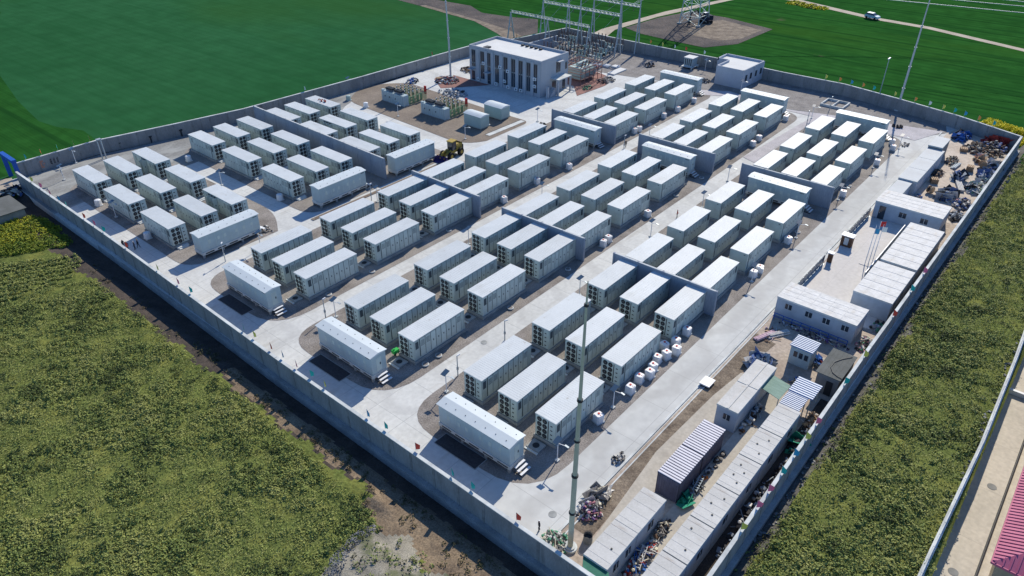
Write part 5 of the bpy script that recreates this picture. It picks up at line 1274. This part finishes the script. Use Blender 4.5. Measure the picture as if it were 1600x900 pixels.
heap('scrap_heap', 'white sacks and blue sheets against the service yard wall', 144.8, 12.4, 2.6, 1.1, .8, g('bagwhite','tarpblue','bagdark','tarpgrey'), 130, .34, 26, 10, sheets=20)
heap('scrap_heap', 'green and blue covered stacks against the service yard wall', 139.4, 12.6, 2.6, 1.2, .8, g('tarpblue','kiosk' if 'kiosk' in M else 'baggreen','bagwhite','tarpgrey','bagdark'), 120, .38, 27, 6, sheets=24)
heap('scrap_heap', 'white pipes and sheets midway along the service yard wall', 133.6, 12.8, 3.0, 1.3, .6, g('bagwhite','tarpgrey','bagwhite','bagdark','baggreen'), 150, .32, 28, 24, sheets=24)
heap('scrap_heap', 'mixed cable reels near the courtyard end of the junk yard', 125.6, 12.9, 2.2, 1.3, .8, g('bagdark','tarpblue','baggrey','bagpink','bagwhite'), 130, .32, 29, 16)
heap('scrap_heap', 'dark bundles and black drums beside the far office', 120.4, 12.5, 2.0, 1.0, .8, g('bagdark','baggrey','tarpgrey'), 80, .32, 30, 8)
heap('scrap_heap', 'pale stack of boards in the middle of the junk yard', 146.8, 14.9, 1.3, .9, .5, g('bagcream','timber','orange'), 26, .4, 31, 4, sheets=18)
heap('tarpaulin_pile', 'grey-blue tarpaulin bundle in the open junk yard', 136.0, 15.9, 1.5, .9, .8, g('tarpgrey','tarpblue','bagdark'), 40, .42, 32, 0, sheets=22)
heap('tarpaulin_pile', 'white and blue bundles near the courtyard office, junk yard', 127.0, 15.6, 1.9, 1.0, .9, g('bagwhite','tarpgrey','tarpblue','bagdark'), 60, .42, 33, 2, sheets=24)
heap('scrap_heap', 'brown scrap beside the grey stores', 135.4, 19.0, 2.2, .8, .6, g('bagbrown','bagdark','baggrey'), 90, .26, 34, 12)
heap('scrap_heap', 'benches and tools beside the last grey stores', 143.0, 18.6, 2.6, .9, .6, g('bagdark','baggrey','bagbrown','bagcream'), 90, .26, 35, 14)
heap('scrap_heap', 'blue buckets at the foot of the first grey store', 123.4, 19.0, 2.0, .5, .5, g('bagblue','bagdark','tarpgrey','bagred'), 40, .26, 36, 3)
heap('scrap_heap', 'brown reel pile at the office corner, junk yard', 119.6, 17.6, .6, .6, .7, g('bagbrown','bagred'), 20, .3, 37)
heap('cable_heap', 'tangled black cables on the red-brown paving beside the building', 141.8, 91.6, 3.0, 1.7, .5, g('bagdark','baggrey','bagwhite'), 80, .26, 38, 34)
heap('cable_heap', 'green and black hoses at the foot of the control building', 134.6, 92.0, 1.6, 1.2, .3, g('bagdark','baggreen'), 30, .24, 39, 14)
heap('scrap_heap', 'pallets and machines scattered left of the control building', 118.2, 119.6, 2.6, 3.0, .7, g('bagdark','baggrey','tarpgrey','bagred','bagwhite'), 150, .30, 40, 18)
heap('scrap_heap', 'formwork timber pile against the control building end', 127.5, 121.0, 2.0, 2.6, .7, g('bagbrown','timber','bagdark'), 100, .30, 41, 20)
heap('scrap_heap', 'dark boxes on the apron near the field wall', 112.5, 125.2, 1.6, 1.4, .7, g('bagdark','bagblue','bagwhite'), 40, .36, 42, 3)
heap('scrap_heap', 'panels and trench covers before the control building', 112.6, 112.5, 2.6, 3.6, .6, g('tarpgrey','bagdark','bagwhite','kiosk' if 0 else 'tarpgrey'), 90, .34, 43, 12)
heap('scrap_heap', 'rust-coloured plant parts in the switchyard', 147.5, 101.5, 3.4, 3.4, .8, g('rust','bagdark','baggrey','bagpink'), 160, .30, 44, 26)
heap('scrap_heap', 'green and grey plant parts deeper in the switchyard', 159.0, 109.0, 5.0, 6.0, .8, g('baggreen','baggrey','tarpgrey','bagdark','bagwhite'), 220, .34, 45, 26)
heap('cable_heap', 'coiled hose ring on the apron near the emblem wall', 41.2, 131.5, .7, .7, .2, g('bagdark','baggrey'), 16, .16, 46, 5)
heap('scrap_heap', 'stones and step slabs at the end of the first crosswise skid', 49.6, 90.0, .9, 1.4, .3, g('bagwhite','baggrey','bagdark'), 34, .2, 47)
heap('scrap_heap', 'grey tarpaulin litter beside the blue portal', 30.3, 133.0, 1.2, 2.2, .8, g('baggrey','bagdark','bagcream','tarpblue'), 90, .3, 48, 8, z0=-.2, sheets=10)
heap('scrap_heap', 'loose parts on the gravel beside the small white hut', 158.6, 90.2, 1.8, 1.1, .6, g('bagdark','bagbrown','bagwhite'), 50, .32, 49, 6)
heap('scrap_heap', 'dark materials stacked left of the gatehouse', 156.0, 74.2, 1.2, 1.6, .7, g('bagdark','baggrey','bagwhite'), 50, .3, 50, 6)
heap('scrap_heap', 'black motor parts on the rutted track', 154.6, 31.2, .7, 1.0, .5, g('bagdark'), 18, .3, 51)
heap('red_bags', 'dusty red sacks lying on a container roof in the crosswise bank', 85.4, 122.4, .35, 1.3, .25, g('bagred','bagbrown'), 16, .22, 52, z0=3.27)
heap('tarpaulin_pile', 'fallen pale cloth over the last crosswise container corner', 60.6, 127.6, .8, .5, 1.2, g('bagcream','timber'), 10, .4, 53, sheets=6)
heap('scrap_heap', 'covers and tools scattered at the lane end of the third crosswise skid', 87.0, 89.8, 1.3, .8, .25, g('bagdark','baggrey','timber'), 30, .22, 54, 8)
heap('scrap_heap', 'sandbags at the far end of the roadside bank', 145.8, 27.3, 1.3, .6, .25, g('bagwhite','baggrey'), 20, .2, 55, 3)
heap('scrap_heap', 'broken slabs between the inner bank and the gatehouse track', 147.6, 70.8, 1.2, 1.2, .3, g('bagwhite','baggrey'), 30, .24, 56, 5)
heap('scrap_heap', 'black and white bins at the lane beside the inner bank', 109.6, 84.9, .8, .7, .8, g('bagdark','bagwhite'), 18, .36, 57)

# single small things
bt = thing('metal_drum', 'rusty open drum standing near the bag heaps', 'drum', (35.15, 21.25, .02))
q = MB(); q.cyl((0,0,0), (0,0,.85), .42, .38, 14, cap=False); q.cyl((0,0,.55), (0,0,.56), .36, .36, 14, 1); q.cyl((0,0,.83), (0,0,.9), .43, .43, 14, cap=False); q.build('barrel', [M['shedwall'], M['dark']], bt)
q = MB(); q.box(0, 1.5, 0, 1.2, .25, .4); q.box(.1, 1.4, .1, 1.1, 0, .25, 1); tag(q.build('white_box', [M['white'], M['dark']], None, (59.6, 22.6, .02)), 'flat white box lying on the churned dirt strip', 'box')
gm = thing('green_machine', 'small bright green machine in front of the first middle-bank container', 'machine', (41.5, 52.7, .2))
q = MB(); q.box(0, .8, 0, .5, .15, .6); q.cyl((.2,.25,.6), (.2,.25,.8), .12, .12, 8); q.build('body', M['baggreen'] if 0 else mat('bright_green_paint', (.03,.42,.08), .5), gm)
for x in (.1, .7): 
    w = MB(); w.cyl((x,-.06,.15), (x,.0,.15), .14, .14, 10); w.build('wheel', M['tyre'], gm)
pr = thing('pit_frame', 'open rectangular concrete pit kerb near the far gravel border', 'pit', (157.2, 42.9, 0))
q = MB(); q.box(0, 4.6, 0, .25, 0, .5); q.box(0, 4.6, 4.5, 4.75, 0, .5); q.box(0, .25, .25, 4.5, 0, .5); q.box(4.35, 4.6, .25, 4.5, 0, .5); q.box(.25, 4.35, 2.2, 2.4, 0, .5); q.build('kerb', M['coping'], pr)
q = MB(); q.box(.25, 4.35, .25, 4.5, .0, .04); q.build('pit_floor', M['brown'], pr)
def ring(x, y, label):
    q = MB(); q.cyl((0,0,0), (0,0,.12), .42, .40, 14, 0); q.cyl((0,0,.12), (0,0,.13), .32, .32, 14, 1)
    tag(q.build('manhole_ring', [M['coping'], M['gravel']], None, (x, y, .09)), label, 'manhole', 'round manhole rings in the gravel')
for x, y in [(42.8,49.0),(44.9,49.0),(44.7,68.8),(57.5,48.9),(69.6,48.9),(67.0,69.0),(108,49.2),(121,29),(99.2,49.1),(100,29.2),(52,68.8)]:
    ring(x, y, uniq(f'round manhole ring in the gravel beside the {ordw(colof(x))} column, {BANK[bankof(x,y)]}'))
for x, y in [(50.2,66.8-20),(35.5,25.3)]:
    q = MB(); q.cyl((0,0,0), (0,0,.008), .38, .38, 16); tag(q.build('manhole_cover', M['plinth'], None, (x, y, .02)), 'flat round manhole cover in the service road' if x < 40 else 'flat round manhole cover in the lane between banks', 'manhole')
for x, y in [(67.1,-4.0),(54.4,-3.6)]:
    q = MB(); q.cyl((0,0,0), (0,0,.02), .42, .42, 16); tag(q.build('manhole_cover', M['shedwall'], None, (x, y, -2.265)), 'round iron cover in the neighbouring road, ' + ('farther one' if x > 60 else 'nearer one'), 'manhole')
for i, (x, y) in enumerate([(50.5,137.2),(55.6,135.9),(61.0,134.6)]):
    q = MB(); q.box(-.12, .12, -.12, .12, 0, 1.1); q.box(-.25, .25, -.2, .2, 1.1, 1.3); tag(q.build('valve_post', M['dark'], None, (x, y, 0)), f'short dark post at the foot of the field wall, {ordw(i+1)} from the emblem', 'post', 'dark posts by the field wall')

# ------------------------------------------------------------------ wheel loader
def wheel(mb, x, y, r, w, m=0, mh=1):
    mb.cyl((x, y-w/2, r), (x, y+w/2, r), r, r, 16, m); mb.cyl((x, y-w/2-.02, r), (x, y+w/2+.02, r), r*.5, r*.5, 10, mh)
wl = thing('wheel_loader', 'yellow wheel loader with an indigo bucket on the concrete lane', 'loader', (84.2, 86.6, .01), .10)
b = MB(); b.box(2.0, 5.6, .75, 1.75, .75, 1.25); b.box(4.0, 5.7, .6, 1.9, 1.1, 2.0); b.box(5.5, 5.9, .55, 1.95, .7, 1.7, 1); b.build('chassis', [M['yellow'], M['dark']], wl)
b = MB(); b.box(4.1, 5.6, .7, 1.8, 2.0, 2.15); b.quad([(5.7,.6,2.0),(5.7,1.9,2.0),(5.2,1.8,2.35),(5.2,.7,2.35)]); b.build('engine_hood', M['yellow'], wl)
b = MB(); b.box(2.9, 4.0, .7, 1.8, 1.3, 2.85, 1)
for x in (2.88, 3.94):
    for y in (.68, 1.74): b.box(x, x+.08, y, y+.08, 1.25, 2.9, 0)
b.build('cab', [M['dark'], M['glass']], wl)
b = MB(); b.box(2.75, 4.15, .58, 1.92, 2.88, 3.02); b.build('cab_roof', M['yellow'], wl)
for x in (2.0, 4.8):
    for y in (.35, 2.15):
        b = MB(); wheel(b, x, y, .68, .5); b.build('wheel', [M['tyre'], M['yellow']], wl)
b = MB()
for y in (.8, 1.7): b.bar((2.6, y, 1.5), (1.2, y, 1.15), .2); b.bar((1.2, y, 1.15), (.55, y, .45), .2)
b.bar((2.6,1.25,1.7), (1.3,1.25,1.6), .12); b.bar((1.3,1.25,1.6), (.6,1.25,.9), .12); b.build('lift_arm', M['yellow'], wl)
b = MB(); b.quad([(.6,0,.95),(.6,2.5,.95),(.7,2.5,.2),(.7,0,.2)]); b.quad([(.7,0,.2),(.7,2.5,.2),(-.5,2.5,.06),(-.5,0,.06)]); b.quad([(.7,0,.1),(.7,2.5,.1),(-.5,2.5,.03),(-.5,0,.03)])
b.quad([(.66,2.5,.95),(.66,0,.95),(.76,0,.1),(.76,2.5,.1)])
for y in (0, 2.5): b.quad([(.6,y,.95),(.7,y,.1),(-.5,y,.04),(.1,y,.7)])
b.build('bucket', M['indigo'], wl)
# ------------------------------------------------------------------ excavator on the plot
ex = thing('excavator', 'small dark blue excavator under the pylon on the tilled plot', 'excavator', (206.5, 100.3, .05), 2.6)
b = MB()
for y in (-1.1, 1.1):
    b.prism([(-1.6,y-.25),(1.6,y-.25),(1.6,y+.25),(-1.6,y+.25)], 0, .7)
b.build('tracks', M['tyre'], ex)
b = MB(); b.box(-1.7, 1.3, -1.2, 1.2, .85, 1.7); b.box(-1.7, -.8, -1.1, 1.1, 1.7, 2.1); b.build('upper_body', M['navy'], ex)
b = MB(); b.box(.1, 1.3, .2, 1.2, 1.7, 3.0, 0); b.box(.05, 1.35, .15, 1.25, 3.0, 3.1, 1); b.build('cab', [M['glass'], M['white']], ex)
b = MB(); b.bar((1.2,-.2,1.6), (3.2,-.2,3.6), .35); b.bar((3.2,-.2,3.6), (5.0,-.2,3.0), .3); b.build('boom', M['dark'], ex)
b = MB(); b.bar((5.0,-.2,3.1), (5.3,-.2,.9), .26); b.build('stick', M['dark'], ex)
b = MB(); b.box(4.9, 5.6, -.6, .2, .2, .9); b.build('bucket', M['dark'], ex)
# ------------------------------------------------------------------ car on the track
cr = thing('parked_car', 'pale blue and white estate car on the far dirt road', 'car', (243.0, 64.6, .05), math.radians(-106))
b = MB()
prof = [(-2.1,.35),(-2.1,1.0),(-1.9,1.1),(1.2,1.1),(2.05,.92),(2.15,.5),(2.1,.35)]
n = len(prof)
for y, o in ((-.85, 1), (.85, -1)): b.quad([(x, y, z) for x, z in (prof if o > 0 else prof[::-1])])
for i in range(n): a, c = prof[i], prof[(i+1) % n]; b.quad([(a[0],-.85,a[1]),(c[0],-.85,c[1]),(c[0],.85,c[1]),(a[0],.85,a[1])])
b.build('body', M['carblue'], cr)
b = MB(); P0 = [(-1.95,1.1),(-1.6,1.62),(.25,1.62),(1.15,1.1)]
for y, o in ((-.8, 1), (.8, -1)): b.quad([(x, y*(1 if z < 1.2 else .85), z) for x, z in (P0 if o > 0 else P0[::-1])])
for i in range(3): a, c = P0[i], P0[i+1]; ya, yc = (.8 if a[1] < 1.2 else .68), (.8 if c[1] < 1.2 else .68); b.quad([(a[0],-ya,a[1]),(c[0],-yc,c[1]),(c[0],yc,c[1]),(a[0],ya,a[1])])
b.build('windows', M['glass'], cr)
b = MB(); b.box(-1.62, .28, -.7, .7, 1.60, 1.66); b.build('roof', M['white'], cr)
for x in (-1.35, 1.35):
    for y in (-.82, .82): b = MB(); b.cyl((x, y-.1, .34), (x, y+.1, .34), .34, .34, 12); b.build('wheel', M['tyre'], cr)
# ------------------------------------------------------------------ neighbour: boundary railing and red-roofed building
nf = thing('boundary_railing', 'pale double railing on a retaining wall beside the neighbouring road', 'fence', (36, -1.5, 0))
b = MB(); c = MB(); d = MB()
pts = [(0,.1),(15,0),(33,-.35),(50,-.15),(64,.25)]
for a, e in zip(pts, pts[1:]):
    A, B = Vector((*a, 0)), Vector((*e, 0)); dd = (B-A); L = dd.length; dn = dd/L; nn = Vector((-dn.y, dn.x, 0)); mid = (A+B)/2
    b.obox(mid+Vector((0,0,-.95)), dd/2, nn*.16, Vector((0,0,1.35)))
    for z in (.75, 1.15): c.obox(mid+Vector((0,0,z)), dd/2, nn*.05, Vector((0,0,.05)))
    c.obox(mid+Vector((0,0,.44)), dd/2, nn*.2, Vector((0,0,.05)))
    k = int(L/1.6)
    for j in range(k): q_ = A+dd*(j/k); d.obox(q_+Vector((0,0,.8)), (.06,0,0), (0,.06,0), (0,0,.42))
    k = int(L/.3)
    for j in range(k): q_ = A+dd*(j/k); d.obox(q_+Vector((0,0,.8)), (.012,0,0), (0,.012,0), (0,0,.35))
b.build('retaining_wall', M['wallp'], nf); c.build('rail', M['coping'], nf); d.build('bars', M['coping'], nf)
cg = MB(); cg.box(0, .35, -3.8, 0, 0, .55); tag(cg.build('cross_kerb', M['white'], None, (83.4, -2.2, -2.25)), 'white cross barrier at the top of the neighbouring road', 'barrier')
rb = thing('red_roofed_building', 'neighbouring building with a ribbed magenta-red hipped roof', 'building', (53.8, -5.5, -2.27))
X1, Y1, ez, rz_ = 45.0, -12.0, 3.7, 6.4
b = MB(); b.box(.5, X1-.5, Y1+.5, -.5, 0, ez-.05); b.build('wall', M['cream'], rb)
b = MB(); hy = Y1/2
b.quad([(0,0,ez),(X1,0,ez),(X1-6,hy,rz_),(6,hy,rz_)][::-1]); b.quad([(0,Y1,ez),(X1,Y1,ez),(X1-6,hy,rz_),(6,hy,rz_)]); b.quad([(0,Y1,ez),(0,0,ez),(6,hy,rz_)][::-1]); b.quad([(X1,Y1,ez),(X1,0,ez),(X1-6,hy,rz_)])
k = 110
for j in range(k):                                  # standing ribs on the long visible slope
    x = X1*(j+.5)/k; t = min(1, x/6, (X1-x)/6)
    b.bar((x, -.02, ez+.03), (x, hy*t, ez+(rz_-ez)*t+.03), .09, 0)
for j in range(24):
    y = Y1*(j+.5)/24; t = min((-y)/6, (y-Y1)/6); b.bar((0, y, ez+.03), (6*t, y, ez+(rz_-ez)*t+.03), .09)
b.quad([(0,0,ez-.06),(0,Y1,ez-.06),(X1,Y1,ez-.06),(X1,0,ez-.06)])
b.box(-.05, X1+.05, -.02, .06, ez-.2, ez+.02); b.box(-.08, 0, Y1, 0, ez-.2, ez+.02); b.build('roof', M['redroof'], rb)
b = MB(); b.box(0, X1, .35, .43, 0, .5); b.build('plinth_edge', M['dark'], rb)
b = MB(); b.box(-.02, .5, -4.5, -3.2, 1.2, 2.4); b.build('window', M['glass'], rb)

# ------------------------------------------------------------------ people
def person_mesh(shirt, trousers, hat, stride=.0, arm=.15):
    J = [(0,0,.93),(0,0,1.15),(0,0,1.42),(0,0,1.53),(0,.02,1.68),(0,.02,1.75),
         (-.18,0,1.40),(-.25,-arm*.3,1.14),(-.25,arm,.90),(-.25,arm+.02,.82),(.18,0,1.40),(.25,arm*.3,1.14),(.25,-arm,.90),(.25,-arm-.02,.82),
         (-.10,0,.88),(-.11,stride*.5,.50),(-.11,stride*.9-.03,.09),(-.11,stride*.9+.12,.04),(.10,0,.88),(.11,-stride*.5+.03,.50),(.11,-stride*.9-.03,.09),(.11,-stride*.9+.12,.04)]
    E_ = [(0,1),(1,2),(2,3),(3,4),(4,5),(2,6),(6,7),(7,8),(8,9),(2,10),(10,11),(11,12),(12,13),(0,14),(14,15),(15,16),(16,17),(0,18),(18,19),(19,20),(20,21)]
    rad = [.14,.13,.15,.06,.105,.08,.07,.05,.04,.04,.07,.05,.04,.04,.095,.065,.05,.04,.095,.065,.05,.04]
    s = .80                                              # metres -> site units
    me = bpy.data.meshes.new('person_cage'); me.from_pydata([(a*s*K, b*s*K, c*s*K) for a, b, c in J], E_, [])
    o = bpy.data.objects.new('person_cage', me); COL.objects.link(o)
    sk = o.modifiers.new('skin', 'SKIN'); ss = o.modifiers.new('sub', 'SUBSURF'); ss.levels = 1; ss.render_levels = 1
    for i, v in enumerate(me.skin_vertices[0].data): v.radius = (rad[i]*s*K, rad[i]*s*K); v.use_root = (i == 0)
    dg = bpy.context.evaluated_depsgraph_get(); out = bpy.data.meshes.new_from_object(o.evaluated_get(dg)); out.name = 'person_body'
    bpy.data.objects.remove(o)
    out.materials.clear()
    for m in (shirt, trousers, M['skin'], hat, M['dark']): out.materials.append(m)
    for p in out.polygons:
        c = p.center/(s*K); z = c.z
        p.material_index = 3 if z > 1.70 else 2 if (z > 1.50 or (abs(c.x) > .2 and z < .88)) else 0 if (z > .95 or abs(c.x) > .21) else 4 if z < .10 else 1
        p.use_smooth = True
    return out
PM = [person_mesh(M['navy'], M['navy'], M['white'], .12), person_mesh(M['navy'], M['dark'], M['yellow'], .22, .1), person_mesh(M['red'], M['navy'], M['red'], .05, .25)]
for x, y, rz, k, l in [(33.4,100.9,.3,0,'person in dark work clothes, leftmost of four beside the ditch wall'),(33.5,99.9,2.5,1,'person in dark clothes, second of four beside the ditch wall'),
    (34.2,99.2,1.2,0,'person in dark clothes, third of four, facing the crosswise bank'),(34.8,99.4,4.0,1,'person in dark clothes, rightmost of four beside the ditch wall'),
    (111.2,66.5,1.9,1,'person in dark blue walking along the lane past a fire wall'),(92.6,45.2,.5,2,'person in a red jacket standing on the lane'),
    (33.3,25.1,.9,0,'person in black standing on the road near the bag heap'),(69.0,134.2,2.0,0,'person in dark blue beside the field wall')]:
    o = place('person', PM[k], None, (x, y, .01), rz); tag(o, l, 'person', 'people on site')
    h = None
# ------------------------------------------------------------------ recognisable yard items
def ladder(x, y, rz, L, col, label):
    r = thing('ladder', label, 'ladder', (x, y, .55), rz, None)
    q = MB()
    for s in (-.2, .2): q.bar((0, s, 0), (L, s, .35), .06)
    q.build('rail', M[col], r); q = MB()
    for i in range(int(L/.25)): t = (i+.5)/int(L/.25); q.bar((L*t, -.2, .35*t), (L*t, .2, .35*t), .05)
    q.build('rung', M[col], r)
ladder(35.2, 16.4, .25, 2.2, 'bagwhite', 'white ladder lying on the scrap between the cabin rows')
ladder(45.6, 16.8, .1, 1.6, 'steel', 'grey ladder lying by the orange tubs')
pal = None
for i, (x, y, n, l) in enumerate([(131.5,18.6,5,'in the open junk yard near the grey stores'),(149.5,18.2,4,'near the brown rubbish strip'),(122.0,16.4,3,'behind the courtyard office'),(140.6,15.2,6,'beside the green covered stacks'),(117.2,121.2,4,'left of the control building')]):
    q = MB()
    for k in range(n):
        for s in (-.45, -.15, .15, .45): q.box(-.6, .6, s-.1, s+.1, k*.16+.1, k*.16+.14)
        for s in (-.5, 0, .5): q.box(s-.05, s+.05, -.55, .55, k*.16, k*.16+.1)
    o = q.build('pallet_stack', M['timber'], None, (x, y, .1), R.uniform(0, 3)); tag(o, f'stack of {["","","","three","four","five","six"][n]} timber pallets {l}', 'pallets', 'pallet stacks')
def pipes(x, y, rz, n, L, r_, m, label):
    q = MB()
    for i in range(n): q.cyl((0, (i % 4)*r_*2.1, r_+(i//4)*r_*1.8), (L*(.85+.15*R.random()), (i % 4)*r_*2.1, r_+(i//4)*r_*1.8), r_, r_, 8)
    tag(q.build('pipe_bundle', M[m], None, (x, y, .1), rz), label, 'pipes', 'pipe bundles')
pipes(130.5, 13.8, .35, 8, 4.0, .11, 'bagwhite', 'bundle of white pipes on the sandy junk yard')
pipes(139.5, 17.3, -.1, 6, 3.2, .10, 'steel', 'bundle of grey pipes in front of the grey stores')
pipes(71.0, 22.3, -.35, 6, 3.4, .09, 'pinkfoam', 'bundle of pale pink pipes on the sandy patch by the road')
pipes(75.2, 20.4, 2.6, 7, 3.0, .09, 'bagwhite', 'bundle of white poles near the dirty-roofed office')
for i, (x, y) in enumerate([(126.8,18.0),(143.5,13.9),(152.6,17.2),(119.0,14.6)]):
    q = MB(); q.cyl((-.35,0,.6), (-.28,0,.6), .6, .6, 14); q.cyl((.28,0,.6), (.35,0,.6), .6, .6, 14); q.cyl((-.28,0,.6), (.28,0,.6), .34, .34, 12, 1)
    tag(q.build('cable_drum', [M['timber'], M['dark']], None, (x, y, .1), R.uniform(0, 3)), ['timber cable drum standing in the open junk yard','timber cable drum beside the pale board stack','timber cable drum at the brown rubbish strip','timber cable drum behind the courtyard office'][i], 'cable drum', 'cable drums')
q = MB()
for i in range(7): q.cyl((i*.28, 0, 0), (i*.28, 0, .42), .13, .12, 8, i % 2)
tag(q.build('canister_row', [M['bagwhite'], M['bagred']], None, (34.2, 18.0-1.1, .05), .2), 'row of small white and red canisters between the cabin rows', 'canisters')
